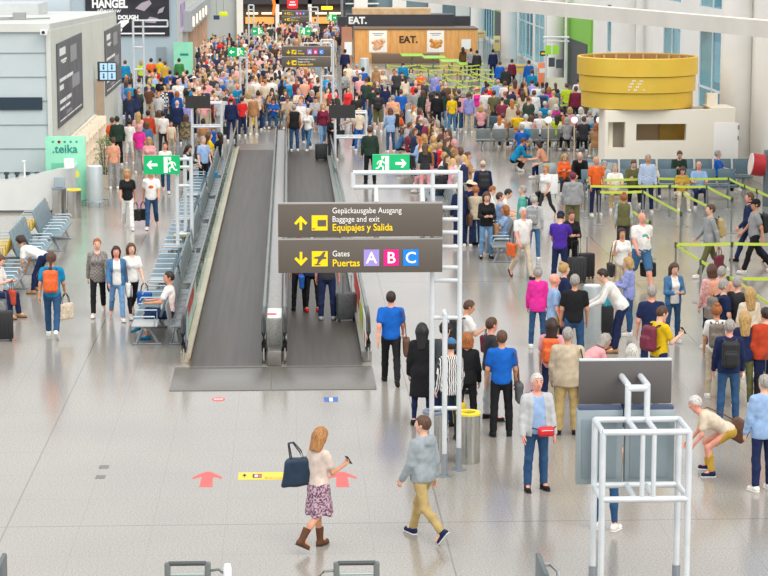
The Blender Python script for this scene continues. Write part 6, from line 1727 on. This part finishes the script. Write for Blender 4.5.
# ------------------------------------------------------------------ labels that single each one out
def scr(v):
    d = Vector(v)-Vector((0, 0, CAMH)); z = d.dot(fw); return 384+FPX*d.dot(rt)/z, 288-FPX*d.dot(up)/z
ORD = ['leftmost', 'second from left', 'third from left', 'fourth from left', 'fifth from left', 'sixth from left', 'seventh from left', 'eighth from left', 'ninth from left', 'tenth from left']
def uniq(items):
    g = {}
    for o, lab, pos in items: g.setdefault(lab, []).append((scr(pos)[0], o))
    for lab, L in g.items():
        L.sort(key=lambda q: q[0])
        for i, (x, o) in enumerate(L):
            o['label'] = lab if len(L) == 1 else f'{lab}, {ORD[min(i, 9)]}' if i < len(L)-1 or i < 2 and len(L) > 2 else f'{lab}, rightmost'
g = []
for o, lab, w, pw, fixed in PEOPLE:
    o['category'] = 'person'; o['group'] = 'travellers in the terminal hall'
    for q_, r_ in (('rear seat', 'on the '), ('front seat', 'on the '), ('long seat', 'on the '), ('far right', 'in the '), ('packed', 'in the '), ('grey seats', 'on '), ('seats by', 'on '), ('nearest row', 'on the '), ('left waiting', 'on the '), ('left passage', 'in the ')):
        if w.startswith(q_): w = r_+w
    L = lab if not pw or pw == 'standing' else lab+' '+pw
    if len(L.split())+len(w.split()) > 12 and ' and ' in L and not fixed: L = L[:L.rindex(' and ')]+('' if pw in (None, 'standing') else ' '+pw)
    if w: L = L+(', ' if pw in (None, 'standing') else ' ')+w if not w.startswith(pw or '#') else L+', '+w
    g.append((o, L.replace('walking striding', 'striding').replace('seated,', 'seated'), o.matrix_world.translation.copy()))
uniq(g)
plab = {o.name: o['label'] for o, *_ in PEOPLE}
pinfo = {o.name: w for o, lab, w, *_ in PEOPLE}
h = []
for o, lab, who in BAGS:
    o['label'] = lab; h.append((o, lab+(' '+pinfo[who.name] if pinfo[who.name] and 'standing' not in lab and len((lab+' '+pinfo[who.name]).split()) <= 16 else ''), o.matrix_world.translation.copy()))
uniq(h)
# belts, posts
uniq([(o, lab, c) for o, lab, c in BELTS])
posts = [o for o in COL.objects if o.name.startswith('barrier_post')]
def nearest_person(v):
    best = min(PEOPLE, key=lambda q: (q[0].matrix_world.translation-v).length); return best
gl = []
for o in posts:
    b = min(BELTS, key=lambda q: (q[2]-o.location).length)
    gl.append((o, 'barrier post of the '+b[1].replace('lime belt ', '').replace('short ', '').replace('running ', 'belt running ').replace('slanting', 'belt slanting').replace('crossing', 'belt crossing').replace('behind', 'belt behind').replace('beside', 'belt beside').replace('of the ', '').replace('in far', 'far'), o.location.copy()))
uniq(gl)
# ------------------------------------------------------------------ light
w = bpy.data.worlds.new('world'); SC.world = w; w.use_nodes = True
bgn = w.node_tree.nodes['Background']; bgn.inputs[0].default_value = (*lin((244,246,250)), 1); bgn.inputs[1].default_value = 1.12
def sun(name, az, el, e, ang, col):
    L = bpy.data.lights.new(name, 'SUN'); L.energy = e; L.angle = D(ang); L.color = col
    o = bpy.data.objects.new(name, L); COL.objects.link(o)
    d = -Vector((math.sin(D(az))*math.cos(D(el)), math.cos(D(az))*math.cos(D(el)), math.sin(D(el))))
    o.rotation_euler = d.to_track_quat('-Z', 'Y').to_euler(); return o
sun('daylight_roof', 148, 42, 2.3, 50, (1, .945, .86)); sun('fill_sun_left', 262, 50, .9, 60, (1, .98, .95))  # the sun from the left is an added fill for left-facing surfaces
vs = SC.view_settings; vs.view_transform = 'Standard'; vs.look = 'None'; vs.exposure = 0.0; vs.gamma = 1.0; vs.use_curve_mapping = False
SC.cycles.max_bounces = 6; SC.cycles.glossy_bounces = 3; SC.cycles.transparent_max_bounces = 10; SC.cycles.sample_clamp_indirect = 4
bpy.context.view_layer.update()
